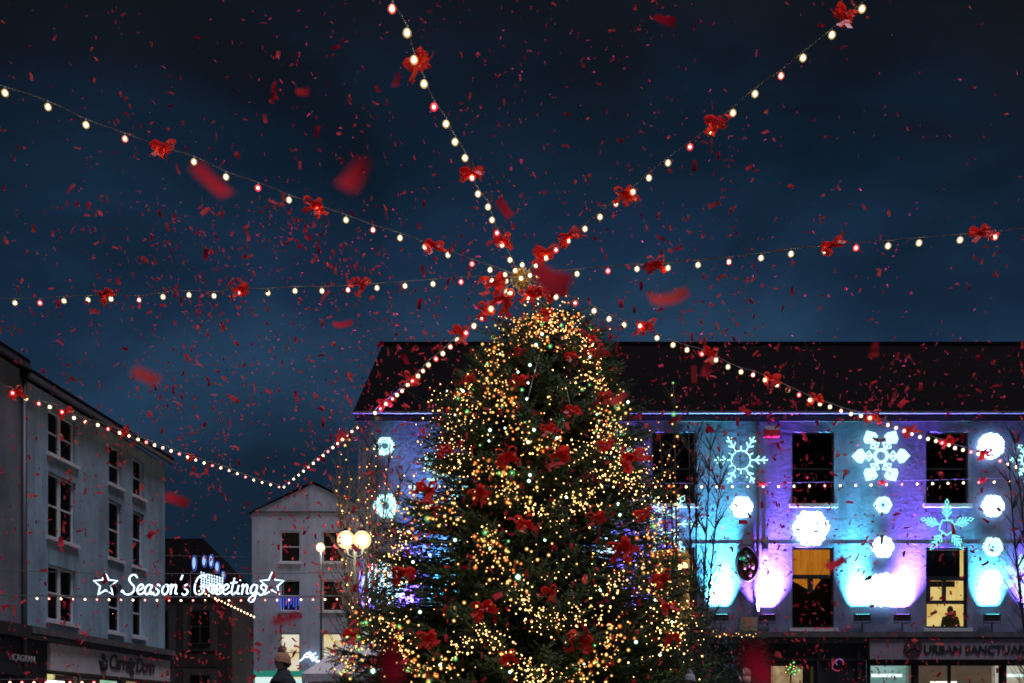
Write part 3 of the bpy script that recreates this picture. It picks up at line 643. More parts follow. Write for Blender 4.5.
# ------------------------------------------------------------------ bulbs and strings
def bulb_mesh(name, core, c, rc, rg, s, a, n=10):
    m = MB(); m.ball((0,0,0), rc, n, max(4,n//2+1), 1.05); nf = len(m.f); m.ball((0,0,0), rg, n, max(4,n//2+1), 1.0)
    me = m.mesh(name, core, True); me.materials.append(halo_mat(name+' bloom halo', c, s, a))  # outer ball is a painted glow halo around the bulb core
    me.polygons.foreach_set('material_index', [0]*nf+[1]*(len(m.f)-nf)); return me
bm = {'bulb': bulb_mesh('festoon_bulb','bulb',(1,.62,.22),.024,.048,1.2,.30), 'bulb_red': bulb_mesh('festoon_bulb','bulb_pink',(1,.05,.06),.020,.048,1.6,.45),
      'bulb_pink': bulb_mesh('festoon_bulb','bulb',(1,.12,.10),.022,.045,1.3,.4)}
SM = MB().ball((0,0,0), .0135, 6, 4)
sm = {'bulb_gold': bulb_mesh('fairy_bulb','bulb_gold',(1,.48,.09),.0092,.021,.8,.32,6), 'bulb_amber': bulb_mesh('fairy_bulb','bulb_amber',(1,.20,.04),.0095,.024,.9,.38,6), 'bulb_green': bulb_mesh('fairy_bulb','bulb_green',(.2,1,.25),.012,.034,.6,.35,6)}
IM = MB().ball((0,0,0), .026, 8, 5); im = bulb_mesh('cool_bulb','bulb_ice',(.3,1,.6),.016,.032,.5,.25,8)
socket = MB().tube([(0,0,.034),(0,0,.06),(0,0,.085)], [.022,.022,.012], 8).mesh('socket', 'cable')
def bow_mesh(seed, size=1.0, tails=5):
    rr = random.Random(seed); m = MB()
    def strip(path, wdt, wv):
        pp = spline(path, 4); b0 = len(m.v)
        for i, p in enumerate(pp):
            tw = wv.normalized()*wdt*.5
            m.v.append(tuple(p-tw)); m.v.append(tuple(p+tw))
        for i in range(len(pp)-1): m.f.append((b0+2*i, b0+2*i+1, b0+2*i+3, b0+2*i+2))
    for k in range(4+rr.randint(0,2)):     # loops
        an = rr.uniform(-.5,.9) if k % 2 else math.pi-rr.uniform(-.5,.9)
        d = Vector((math.cos(an), rr.uniform(-.6,.2), math.sin(an)*.8)); s = size*rr.uniform(.16,.23)
        n = d.cross(Vector((0,1,.2))).normalized(); wv = Vector((rr.uniform(-.3,.3), 1, rr.uniform(-.6,.6)))
        strip([(0,0,0), d*s*.6+n*s*.28, d*s, d*s*.6-n*s*.28, (0,0,0)], size*.105, wv)
    for k in range(tails):
        an = rr.uniform(-2.9,-.25); d = Vector((math.cos(an), rr.uniform(-.5,.1), math.sin(an))); s = size*rr.uniform(.16,.32)
        n = Vector((rr.uniform(-1,1), rr.uniform(-1,1), rr.uniform(-.5,.5)))*.05*size
        strip([(0,0,0), d*s*.4+n, d*s*.75-n, d*s+n*.6], size*.09, Vector((-math.sin(an), rr.uniform(-.6,.6), math.cos(an))))
    m.ball((0,-.02*size,0), .04*size, 8, 5)
    me = m.mesh('ribbon_bow','ribbon'); return me
BOWS = [bow_mesh(i, 1.0) for i in range(7)]
ORD = ['first','second','third','fourth','fifth','sixth','seventh','eighth','ninth','tenth','eleventh','twelfth','thirteenth','fourteenth','fifteenth']
def put_bow(p, size, lbl, group, k):
    o = link('ribbon_bow', BOWS[k % 7], None, p, (random.uniform(-.3,.3), random.uniform(-.3,.3), random.uniform(-.5,.5)), size)
    return tag(o, lbl, 'ribbon bow', group)
def gen(ptsY, n):
    """n+1 pixels+depth along a polyline, even in pixels"""
    a = np.array(ptsY, float); d = np.r_[0, np.cumsum(np.hypot(np.diff(a[:,0]), np.diff(a[:,1])))]
    t = np.linspace(0, d[-1], n+1); return [(float(np.interp(q,d,a[:,0])), float(np.interp(q,d,a[:,1]))) for q in t]
def string(pix, Y0, Y1, label, bows=(), bowlabel='', reds=4, size=1.0, bowsize=.78, drop=.085, dot=False, pattern=None, pinks=(), end0=None, end1=None):
    d = np.r_[0, np.cumsum([math.hypot(pix[i+1][0]-pix[i][0], pix[i+1][1]-pix[i][1]) for i in range(len(pix)-1)])]
    pts = []
    for i, (x, y) in enumerate(pix):
        s = d[i]/d[-1]; Y = 1/((1-s)/Y0+s/Y1); pts.append(P(x, y, Y))
    t = thing('festoon_light_string', label, 'string lights', pts[0], group='festoon strings strung over the square')
    o0 = pts[0]; cab = [p+Vector((0,0,drop*size)) for p in pts]
    if end0 is not None: cab = [Vector(end0)]+cab
    if end1 is not None: cab = cab+[Vector(end1)]
    MB().tube([p-o0 for p in spline(cab, 4)], .009*size, 5).build('cable','cable',t)
    for i, p in enumerate(pts):
        k = 'bulb'
        if reds and i % reds == reds//2: k = 'bulb_red' if i % (2*reds) == reds//2 or i % 7 == 3 else 'bulb_pink'
        if pattern: k = pattern[i % len(pattern)]
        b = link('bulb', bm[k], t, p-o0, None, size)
        if not dot: link('socket', socket, b)
    for n_, i in enumerate(bows):
        f = i-int(i); i0 = int(i); q = pts[i0].lerp(pts[min(i0+1, len(pts)-1)], f)
        put_bow(q+Vector((0,-.05,.07)), bowsize*size, bowlabel % ORD[n_], 'red bows tied along the festoon strings', n_*3+len(pix))
    return pts
HUBY = 17.0; HUB = P(521,279,HUBY)
endh = tuple(HUB+Vector((0,0,.0)))
string([(505,275),(490,270),(472,264),(448,255),(425,247),(400,238),(373,230),(346,220),(317,210),(289,200),(258,188),(226,177),(194,162),(160,152),(125,139),(86,125),(48,107),(5,93),(-40,78)], HUBY, 13,
  'festoon string rising from the hub to the upper left corner of the sky', (3.6,8.1,12.9,), '%s red bow from the hub on the string to the upper left', pinks=(), end0=endh)
string([(506,281),(492,281),(461,282),(433,284),(405,286),(377,288),(348,290),(322,291),(295,291),(268,293),(240,293),(214,296),(189,295),(163,297),(139,300),(111,299),(88,300),(64,301),(40,303),(15,303),(-12,304)], HUBY, 18.5,
  'nearly level festoon string from the hub to the photo edge at mid sky', (5.5,10,15.2), '%s red bow from the hub on the level string running left', end0=endh)
string([(510,260),(502,245),(497,233),(492,220),(488,207),(478,194),(472,178),(465,158),(455,142),(446,124),(434,107),(424,84),(414,60),(407,33),(392,9),(383,-14)], HUBY, 10,
  'steep festoon string going up overhead from the hub, left of centre', (1.0,5.9,11.6), '%s red bow from the hub on the steep overhead string', end0=endh)
string([(536,266),(546,258),(556,250),(568,241),(585,229),(600,217),(616,204),(633,192),(649,178),(668,163),(690,147),(711,131),(733,113),(755,94),(781,76),(803,58),(832,35),(862,9),(890,-14)], HUBY, 12,
  'festoon string rising from the hub to the upper right corner of the sky', (3.0,6.5,11.2,16.4), '%s red bow from the hub on the string to the upper right', end0=endh)
string([(545,277),(577,274),(608,271),(637,269),(668,268),(698,265),(729,262),(761,258),(791,254),(825,251),(856,248),(888,246),(919,243),(960,240),(995,237),(1034,233)], HUBY, 14,
  'gently rising festoon string from the hub to the right edge of the photo', (3.6,9.2,13.5), '%s red bow from the hub on the gently rising string to the right', end0=endh)
string([(540,289),(556,297),(575,303),(594,311),(609,319),(624,325),(640,326),(657,338),(673,345),(687,350),(702,354),(716,360),(728,367),(741,372),(753,375),(765,380),(777,385),(788,390),(799,395),(810,400),(820,404),(830,407),(841,411),(851,414),(861,416),(870,418),(879,422),(888,425),(896,428),(904,431),(912,434),(920,437),(928,439),(936,441),(942,443),(949,445),(955,448),(963,450),(971,452),(978,454),(985,456),(992,458),(1000,461),(1008,464),(1016,467),(1025,469)], HUBY, 27.2,
  'festoon string falling from the hub across the slate roof to the terrace wall', (6.3,10.6,15.4,19.5,25.2,29.5,34.5,39.6), '%s red bow from the hub on the string across the slate roof', end0=endh, size=1.1)
dp = [(507,292),(499,300),(491,309),(482,318),(474,326),(466,333),(457.5,340),(450.4,347),(442.8,353.6),(436,359),(428.5,365),(423,371),(418,376),(412.5,381),(407.7,385),(402,391),(397,395),(392.5,399),(386,404),(380.5,408.5),(375,413)]
dp += gen([(367,420),(353,431),(325,454),(305,470),(284,487)], 17)
string(dp, HUBY, 45, 'bright festoon string dropping from the hub to the gable house on the left', (2.3,5.5,13.2,18.4,26.2), '%s red bow from the hub on the string down to the gable house', end0=endh, size=1.2, reds=2)
cp = [(-3,386),(12.6,393),(26,398.6),(38.8,403.7),(49.8,407),(62,412),(74,418),(85.4,422),(97.8,425),(108,429),(119.6,433),(129,436)]+gen([(138,439.5),(166,449),(201,462),(226,469.5),(256,481),(279,487)], 17)
string(cp, 23, 44.5, 'festoon string above the blue grey building running to the gable house', (1.3,5.4,10.5,18.4), '%s red bow from the photo edge on the string above the blue grey building', size=1.2, reds=2)
string([(640+15.4*k, 487-.0145*k*15.4+1.5*math.sin(k*.13)) for k in range(26)], 26.4, 26.4, 'thin level festoon string crossing the upper windows of the terrace', (7.9,15.6,22.2), '%s red bow from the tree on the level string over the upper windows', size=.85, drop=.12, reds=5, bowsize=.55)
string([(37+12*k, 598.5+2*math.sin(k*.11)) for k in range(31)], 24, 24.5, 'level string of white and red bulbs under the season greeting sign', (11.0,), '%s red bow on the string under the greeting sign', size=.72, pattern=('bulb','bulb_red'), dot=True, bowsize=.5, drop=.13)
string([(-2+12*k, 682.5) for k in range(9)], 16, 16, 'row of orange bulbs at the bottom corner in front of the dark shop', size=.6, pattern=('bulb_red','bulb_pink'), dot=True)
string(gen([(199,591),(225,603),(254,617)], 17), 42, 34, 'dense row of orange bulbs slanting down the dark side street', size=.9, pattern=('bulb_pink','bulb'), dot=True)
# hub
hb = thing('cable_hub', 'golden tinsel hub of bulbs above the tree where all the strings meet', 'light hub', HUB)
MB().tube(ring_pts(.16,16), .02, 6, closed=True).build('ring','metal',hb,True)
gt = mat('gold tinsel', (.85,.6,.15), .3, .8); m = MB(); random.seed(11)
for k in range(110):
    d = Vector((random.gauss(0,1),random.gauss(0,1),random.gauss(0,.9))).normalized(); p = d*random.uniform(.02,.12); q = d*random.uniform(.12,.25)
    s = d.orthogonal().normalized()*.012; m.quad(p-s, p+s, q+s, q-s)
m.build('tinsel', gt, hb)
for p in ((-.1,-.2,.05),(.0,-.2,-.08),(.15,-.18,-.02),(.02,-.15,.17),(.28,-.1,.0),(-.18,-.1,-.28),(.12,-.1,-.36)):
    b = link('bulb', bm['bulb'], hb, p, None, .95); link('socket', socket, b)
cw = thing('stay_wire', 'taut steel wire from the string hub down to the tree top', 'wire', HUB)
MB().tube([(.05,0,-.05),P(547,308,17)-HUB], .012, 5).build('strand','wire',cw)
for i, (px, py, s) in enumerate(((503,240,.7),(495,283,1.0),(545,252,1.0),(556,290,.9),(537,290,.7),(505,298,1.0),(527,292,.7))):
    put_bow(P(px,py,16.8), s, 'red bow of the cluster round the hub, ' + ['above it','against its near side towards the photo left','above and right of it','below and right of it','just below it','at its lower left','directly under it'][i], 'red bows round the hub', i+2)

# ------------------------------------------------------------------ Season's Greetings sign
SY = 24.0; SG = SY/F
sg = thing('greeting_sign', "white rope light sign reading Season's Greetings between two stars across the street", 'light sign', P(190,585,SY))
o_ = P(190,585,SY)
G = {'S':([[(.55,.85),(.4,1),(.2,.95),(.15,.75),(.3,.55),(.45,.4),(.45,.15),(.25,0),(.02,.05),(-.1,.2),(-.16,.12)]],.6),
'e':([[(0,.2),(.2,.25),(.32,.4),(.22,.52),(.08,.42),(.05,.2),(.15,.03),(.3,.03),(.42,.15)]],.4),
'a':([[(.35,.45),(.2,.5),(.05,.35),(.05,.12),(.15,.0),(.28,.12),(.36,.48),(.33,.1),(.4,.02),(.5,.12)]],.46),
's':([[(.31,.42),(.21,.51),(.09,.44),(.11,.31),(.26,.21),(.27,.06),(.13,-.03),(0,.06)]],.42),
'o':([[(.2,.5),(.05,.35),(.05,.12),(.18,0),(.32,.12),(.33,.35),(.2,.5),(.42,.42)]],.42),
'n':([[(0,.4),(.06,.5),(.07,0)],[(.07,.3),(.2,.5),(.3,.42),(.3,.08),(.42,.05)]],.44),
"'":([[(.1,1.0),(.03,.74)]],.2),' ':([],.16),
'G':([[(.55,.85),(.4,1),(.18,.9),(.03,.55),(.08,.12),(.3,0),(.5,.12),(.52,.42),(.3,.4)]],.68),
'r':([[(0,.1),(.1,.52),(.15,.42),(.3,.45),(.25,.1),(.38,.05)]],.36),
't':([[(.15,.85),(.1,.15),(.2,.0),(.32,.12)],[(-.02,.58),(.32,.62)]],.34),
'i':([[(.08,.48),(.06,.08),(.2,.05)],[(.11,.7),(.12,.76)]],.24),
'g':([[(.34,.45),(.18,.5),(.05,.35),(.06,.12),(.2,.05),(.32,.2),(.35,.48),(.32,-.2),(.18,-.38),(.02,-.28),(.15,-.1),(.45,.1)]],.46)}
u = 19.6*SG; x = (124-190)*SG; zb = (585-594.5)*SG
for ch in "Season's Greetings":
    st, adv = G[ch]
    if st:
        m = MB()
        for s in st:
            pp = spline([Vector((x+(q[0]+.16*q[1])*u, 0, zb+q[1]*u)) for q in s], 5) if len(s) > 2 else [Vector((x+(q[0]+.16*q[1])*u,0,zb+q[1]*u)) for q in s]
            m.tube(pp, .019, 6)
        m.build('letter','script',sg)
    x += adv*u
for px in (105.5, 272):
    m = MB(); c = Vector(((px-190)*SG,0,(585-584.5)*SG))
    m.tube([c+pol((.30 if k%2==0 else .135), math.pi/2+k*math.pi/5) for k in range(10)], .020, 6, closed=True); m.build('star','script',sg)
m = MB(); z1, z2 = (585-573.5)*SG, (585-597)*SG
xl = LX(24)-o_.x
m.tube([(xl,0,z1+.1),((97-190)*SG,0,z1),((283-190)*SG,0,z1),((400-190)*SG,0,z1+.05)], .010, 5)
m.tube([(xl,0,z2+.05),((97-190)*SG,0,z2),((283-190)*SG,0,z2),((400-190)*SG,0,z2+.05)], .014, 5)
for k in range(-3,4): m.tube([(k*.75,.03,z1),(k*.75,.03,z2)], .008, 4)
m.build('support_wire','cable',sg)
# hanging droplet motif further down the street
hd = thing('droplet_light', 'blue and white droplet lights hanging further down the street behind the greeting sign', 'hanging light', P(205,570,38))
sc_ = 38/F
for px, py, h in ((194,563,16),(204,561,12),(211,561,14),(217,567,12),(223,575,8)):
    p = Vector(((px-205)*sc_,0,(570-py)*sc_)); MB().ball(p, 1.6*sc_, 8, 6, h/4.2).build('droplet','pale_led',hd,True)
    MB().ball(p+Vector((0,.05,.02)), 3.6*sc_, 8, 6, h/5.6).build('droplet_halo_tube', 'blue_led', hd, True) if False else None
    m = MB(); m.tube([p+Vector((0,.05,0))+Vector((2.3*sc_*math.cos(t),0,h*.5*sc_*math.sin(t))) for t in np.linspace(0,6.28,14,endpoint=False)], .012, 5, closed=True); m.build('droplet_outline', 'blue_led', hd)
m = MB(); random.seed(9)
for k in range(9):
    for j in range(7):
        if k+j > 12: continue
        xx = (201+2.6*k-205)*sc_; zz = (570-(572+2.7*j+k*.7))*sc_; m.tube([(xx,0,zz),(xx+.04,0,zz-.07)], .022, 4)
m.build('light_net', 'script', hd); MB().tube([(-1.5,0,.55),(1.5,0,.5)], .012, 5).build('cable','cable',hd)

# ------------------------------------------------------------------ Christmas tree
TY = 17.0; TS = F/TY; TX = (540-CX)/TS
ys =  [308,316,326,340,360,385,405,430,455,480,520,560,600,650,700,715]
WLp = [3,20,36,48,64,78,92,108,110,112,135,152,168,190,196,185]
WRp = [5,34,46,56,64,72,84,97,108,113,122,130,150,160,165,160]
zs_ = [EYE+(HY-y)/TS for y in ys][::-1]
wl = [a/TS for a in WLp][::-1]; wr = [a/TS for a in WRp][::-1]
def radius(z, az):           # az: 0 = +x
    l, r = np.interp(z, zs_, wl), np.interp(z, zs_, wr); t = (math.cos(az)+1)/2
    return l*(1-t)+r*t
ZT = EYE+(HY-309)/TS
XT = lambda z: TX+.10*max(0,(z-6))/2.5
tree = thing('christmas_tree', 'tall decorated fir Christmas tree in the middle of the square', 'Christmas tree', (TX,TY,0))
MB().tube([(0,0,0),(0,0,3),(.05,0,6),(.12,0,ZT-.1)], [.20,.15,.09,.02], 10).build('trunk','fir_bark',tree,True)
V = []; Fc = []
br_pts = []; limbs = MB()
gaps = [(610,546,30),(650,530,24),(575,545,26),(590,575,16),(455,487,20),(440,545,16),(432,605,14),(640,603,18),(385,520,14),(480,540,10),(560,640,14)]
def add_needles(p, d, ln, n, nl):
    """a twig: needles in a flattened brush around direction d"""
    global V, Fc
    d = d/np.linalg.norm(d); a = np.array([0,0,1.]) if abs(d[2]) < .9 else np.array([1.,0,0])
    u = np.cross(d, a); u /= np.linalg.norm(u); w_ = np.cross(d, u)
    t = rng.uniform(.02, 1, n); ang = rng.uniform(0, 2*np.pi, n)
    side = np.outer(np.cos(ang), u)+np.outer(np.sin(ang)*.7, w_)
    nd = side*.8+d*rng.uniform(.4,.9,n)[:,None]; nd /= np.linalg.norm(nd,axis=1)[:,None]
    base = p+d*(t*ln)[:,None]; L_ = nl*rng.uniform(.7,1.2,n)*(1-.45*t); tip = base+nd*L_[:,None]
    wv = np.cross(nd, d); wv /= (np.linalg.norm(wv,axis=1)[:,None]+1e-9); wv *= .0075
    V.append(np.stack([base-wv, base+wv, tip], 1).reshape(-1,3))
ntw = 0
nb = 950
for i in range(nb):
    f = (i+.5)/nb; z = .95+(ZT-.12-.95)*(1-(1-f)**1.0) if False else None
    # density follows the girth
    z = ZT-.10-(ZT-1.0)*math.sqrt(1-f)*1.0 if False else ZT-.08-(ZT-1.0)*(f**.72)
    az = i*2.39996+random.uniform(-.35,.35)
    Rr = radius(z-.1, az)*random.uniform(.80,1.06) if random.random() > .12 else radius(z, az)*random.uniform(1.0,1.08)
    Rr = max(Rr, .12)
    up = .25*(z/ZT)**2*Rr - .10*Rr
    d = Vector((math.cos(az), math.sin(az), 0)); o = Vector((XT(z)-TX,0,z+ .05*Rr))
    # boughs droop then lift at the tips
    pts = [o, o+d*Rr*.35+Vector((0,0,up*.1-.03*Rr)), o+d*Rr*.7+Vector((0,0,-.08*Rr)), o+d*Rr+Vector((0,0,-.06*Rr+random.uniform(-.05,.12)))]
    sp = spline(pts, 4); limbs.tube(sp, list(np.linspace(.03 if Rr>1 else .015,.006,len(sp))), 4)
    nt_ = int(8+Rr*19)
    for k in range(nt_):
        t = .28+.72*(k+random.random())/nt_ if Rr > .8 else random.uniform(.1,1)
        q = t*(len(sp)-1); j = min(int(q), len(sp)-2); p = sp[j].lerp(sp[j+1], q-j)
        wp = p+Vector((TX,TY,0)); skip = False
        ppx = CX+F*wp.x/wp.y; ppy = HY-F*(wp.z-EYE)/wp.y
        for gx_, gy_, gr in gaps:
            if (ppx-gx_)**2+((ppy-gy_)*1.3)**2 < gr*gr and random.random() < .5: skip = True; break
        if skip: continue
        s = random.choice((-1,1)); side = Vector((-d.y,d.x,0))*s
        td = (d*random.uniform(.5,1)+side*random.uniform(.25,1)*(1.1-.5*t)+Vector((0,0,random.uniform(-.65,.5)))).normalized()
        ln = random.uniform(.16,.34)*(1.0 if Rr > 1 else .62)
        add_needles(np.array(p), np.array(td), ln, int(34 if ln > .2 else 24), .06)
        ntw += 1
    add_needles(np.array(sp[-1]), np.array((d+Vector((0,0,.25))).normalized()), .24, 34, .055)
for k in range(14): add_needles(np.array((XT(ZT)-TX+random.uniform(-.1,.1),random.uniform(-.1,.1),ZT-.3+.02*k)), np.array((random.uniform(-.7,.7),random.uniform(-.7,.7),1.0)), .22, 30, .05)
def tri_object(name, Vl, m, parent):
    vv = np.concatenate(Vl); n = len(vv)//3; me = bpy.data.meshes.new(name)
    me.vertices.add(len(vv)); me.vertices.foreach_set('co', vv.astype(np.float32).ravel())
    me.loops.add(len(vv)); me.loops.foreach_set('vertex_index', np.arange(len(vv), dtype=np.int32))
    me.polygons.add(n); me.polygons.foreach_set('loop_start', np.arange(0, len(vv), 3, dtype=np.int32)); me.polygons.foreach_set('loop_total', np.full(n, 3, np.int32))
    me.update(calc_edges=True); me.materials.append(M[m]); o = bpy.data.objects.new(name, me); col.objects.link(o); o.parent = parent; return o
tri_object('foliage', V, 'needles', tree); limbs.build('boughs','fir_bark',tree)
print('twigs', ntw, 'tris', sum(len(v) for v in V)//3)

def on_tree(px, py, out=1.03):
    X0 = TX; Y = TY-1.0
    for _ in range(8):
        p = P(px, py, Y); z = p.z; dx = p.x-XT(z); az = -math.pi/2 if abs(dx) < 1e-6 else math.atan2(-1, dx)
        r = radius(z, 0 if dx > 0 else math.pi)*out; r2 = max(r*r-dx*dx, (.12*r)**2)
        rav = radius(z, az)
        Y = TY-math.sqrt(r2)*.92
    return P(px, py, Y)
SW = [
 ('arching over the tree top in a dense band', [(478,372),(487,358),(500,346),(508,335),(520,322),(535,314),(552,314),(567,320),(580,332),(590,345),(597,362),(594,376),(580,382),(568,383)], 7, 175),
 ('filling the very crown of the tree', [(520,318),(535,326),(548,318),(562,328),(575,322),(585,336),(560,334),(530,332),(510,342)], 9, 130),
 ('running down the upper flank beside the slate roof', [(603,385),(607,400),(611,415),(606,430),(618,445),(631,452),(638,468),(645,490),(652,505)], 9, 185),
 ('massed on the upper flank facing the gable house', [(500,383),(482,393),(462,398),(450,412),(455,428),(442,440),(452,452),(446,466),(440,476)], 12, 190),
 ('hanging in a swag below the first tier of bows', [(497,385),(508,405),(512,420),(522,430),(532,440),(546,446),(565,450),(585,452),(598,440),(606,424)], 6, 110),
 ('crossing the middle of the tree in a long swag', [(478,464),(497,472),(508,486),(520,500),(537,510),(560,511),(580,504),(592,492),(604,478),(620,470),(636,482)], 6.5, 190),
 ('looping round the bough tips above the lamps', [(458,508),(436,514),(414,508),(408,524),(400,542),(390,558),(386,570),(396,578)], 7, 115),
 ('dropping in an arrow shape to the swag below centre', [(478,566),(480,548),(490,536),(500,548),(506,572),(514,590),(526,606),(540,620),(560,622),(585,614),(600,604),(612,588),(618,572)], 6, 170),
 ('scalloped along the lowest tier towards the birch stems', [(402,625),(398,645),(404,662),(418,673),(434,674),(447,662),(462,648),(478,634),(492,634),(504,648),(514,662),(532,676),(556,678)], 5.5, 160),
 ('swagged along the lowest tier below the terrace', [(606,622),(615,640),(606,656),(592,667),(574,677),(548,679),(524,674)], 6, 100),
 ('zigzagging down the lower flank beside the lit window', [(650,515),(655,545),(652,575),(664,600),(672,616),(690,624),(682,640),(668,646),(655,638)], 9, 170),
 ('round the bottom boughs beside the market canopy', [(345,682),(348,664),(356,642),(366,626),(384,622),(398,632),(404,650)], 8, 105),
 ('scattered loosely through the dark centre', [(470,430),(540,470),(600,530),(560,560),(500,600),(440,590),(420,560),(540,650),(640,560),(600,640),(650,660),(480,520),(560,400),(500,440)], 26, 150)]
random.seed(21)
for desc, path, wd, n in SW:
    n = int(n*1.55); pp = gen(path, n); p0 = on_tree(*path[0]); t = thing('fairy_light_garland', 'garland of small gold fairy lights '+desc, 'fairy lights', p0, group='gold fairy light garlands on the Christmas tree')
    ws = []; stuff = []
    order = list(range(len(pp))); 
    for i, (x, y) in enumerate(pp):
        x += random.gauss(0, wd*1.25); y += random.gauss(0, wd*1.25); p = on_tree(x, y, random.uniform(.98,1.07)); ws.append(p-p0)
        k = random.choices(('bulb_gold','bulb_amber','bulb_green'), (.70,.26,.04))[0]
        s = random.choice((.55,.7,.8,.95,1.1,1.5))
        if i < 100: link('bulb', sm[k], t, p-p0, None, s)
        else: stuff.append((p-p0, s))
    MB().tube(ws, .003, 3).build('wire', 'fir_wire', t)
    if stuff:
        m = MB()
        for p, s in stuff: m.ball(p, .0098*s, 6, 4)
        tag(m.build('bulbs', random.choice(('bulb_gold','bulb_gold','bulb_amber')), t), kind='stuff')
ice = [(447,391),(500,354),(518,372),(530,365),(542,334),(536,345),(528,383),(527,399),(590,357),(628,402),(597,414),(563,420),(463,391),(490,430),(489,441),(505,428),(528,442),(530,475),(557,438),(562,460),(529,481),(534,430),(455,415),(618,504),(490,548),(455,540),(413,562),(518,577),(372,643),(373,671),(636,642),(584,664),(672,622),(510,672),(412,600),(440,665),(600,590),(586,578),(620,515),(660,655),(480,608),(566,497),(430,555),(545,540),(655,600),(420,612)]
t = thing('cool_light_string', 'sparse string of cool white bulbs dotted over the whole Christmas tree', 'fairy lights', on_tree(*ice[0]))
p0 = on_tree(*ice[0]); q = []
for px, py in sorted(ice, key=lambda a: (a[1]//30, a[0]*(1 if (a[1]//30)%2 else -1))):
    p = on_tree(px, py, 1.06); link('bulb', im, t, p-p0, None, 1.7 if (px,py) in ((518,577),(373,671)) else random.uniform(.7,1.25)); q.append(on_tree(px, py, .98)-p0)
MB().tube(q, .003, 3).build('wire','fir_wire',t)
for i, (a, c, lb) in enumerate((((540,352),(527,402),'long straight wire down the upper front of the tree with cool bulbs'),((566,386),(571,410),'short bare silver wire on the upper front of the tree'))):
    p0 = on_tree(*a, 1.05); tag(MB().tube([(0,0,0), on_tree(*c,1.05)-p0], .007, 4).build('decoration_wire','wire',None,loc=p0), lb, 'wire')
tb = [(547,313,'on the tip of the tree'),(592,338,'sticking out at the crown beside the slate roof'),(470,378,'sticking out on the flank against the slate roof'),(518,378,'on the dark upper front of the tree'),(520,350,'under the crown lights'),(570,355,'beside the top arch of lights'),(572,410,'above the broad first swag'),(606,396,'with a tail pointing over the terrace roof'),(548,428,'high on the centre line'),
 (507,455,'left of centre above the long swag'),(558,453,'in the middle with long tails'),(604,444,'in the bright right flank lights'),(631,456,'on the flank against the dark sash window'),(444,449,'among the massed upper lights'),(428,489,'spreading out beside the pale blue snowflake'),(478,491,'with long hanging tails beside the snowflake bow'),
 (524,522,'just under the lowest point of the long swag'),(596,516,'under the swag towards the terrace'),(642,512,'on the flank near the cyan diamond tipped snowflake'),(405,571,'among the tips above the birch tree'),(482,607,'beside the arrow shaped garland'),(550,591,'on the dark centre below the bright star bulb'),(428,636,'low on the tree behind the blurred confetti'),(508,656,'low in the scallop of lights'),
 (580,637,'low centre above the last swag'),(662,576,'on the flank beside the pendant lamp window'),(668,605,'low on the flank over the shop window'),(672,636,'in the low zigzag of lights'),(352,634,'at the edge by the market canopy'),(620,545,'beside the snowflake seen through the boughs'),(598,352,'at the shoulder of the top arch')]
random.seed(4)
for i, (px, py, lb) in enumerate(tb):
    s = random.choice((.55,.68,.78,.88))*(1.12 if py > 430 else .8); put_bow(on_tree(px, py, 1.17), s, 'red ribbon bow '+lb, 'red ribbon bows on the Christmas tree', i)

# ------------------------------------------------------------------ bare trees with lights
def bare_tree(base, stems, lbl, spread, seed, twig=3, name='bare_tree', cat='tree', r0=.05):
    rr = random.Random(seed); t = thing(name, lbl, cat, base); tr = MB(); tw = MB(); paths = []
    for (dx, dy, h) in stems:
        pts = [Vector((dx*.08, dy*.1, 0)), Vector((dx*.25, dy*.3, h*.3)), Vector((dx*.6+rr.uniform(-.05,.05), dy*.7, h*.65)), Vector((dx+rr.uniform(-.1,.1), dy, h))]
        sp = spline(pts, 6); tr = MB(); tw = MB(); tr.tube(sp, list(np.linspace(r0,.008,len(sp))), 6); paths.append(sp); tro = tr.build('trunk','bark',t,True)
        for k in range(twig*13):
            j = rr.randint(5, len(sp)-2); p = sp[j]; an = rr.uniform(0,6.28); ln = rr.uniform(.4,1.3)*spread*(1.1-j/len(sp)*.6)
            d = Vector((math.cos(an)*.45, math.sin(an)*.45, 1)).normalized(); b2 = [p, p+d*ln*.5+Vector((rr.uniform(-.05,.05),0,0)), p+d*ln+Vector((math.cos(an)*.12,0,.05))]
            s2 = spline(b2, 3); tw.tube(s2, list(np.linspace(.016,.005,len(s2))), 4)
            for q in range(5):
                c = s2[rr.randint(1,len(s2)-1)]; a2 = an+rr.uniform(-1.4,1.4); d2 = Vector((math.cos(a2)*.6, math.sin(a2)*.6, .9)).normalized(); tw.tube([c, c+d2*ln*.4], [.006,.0025], 3)
        tw.build('twigs','bark',tro)
    return t, paths
random.seed(33)
bp_ = P(362,620,22); st = []
for (tx, ty_, dy) in ((332,470,0),(340,448,.2),(350,430,-.2),(358,440,.1),(366,425,.3),(374,445,-.1),(382,430,.1),(392,445,0),(400,462,.2),(346,500,-.4),(370,490,-.4)):
    p = P(tx, ty_, 22); st.append((p.x-bp_.x, dy, p.z))
bt, paths = bare_tree((bp_.x,22,0), st, 'cluster of slim bare birch stems wrapped in gold lights beside the twin lamp', .8, 2)
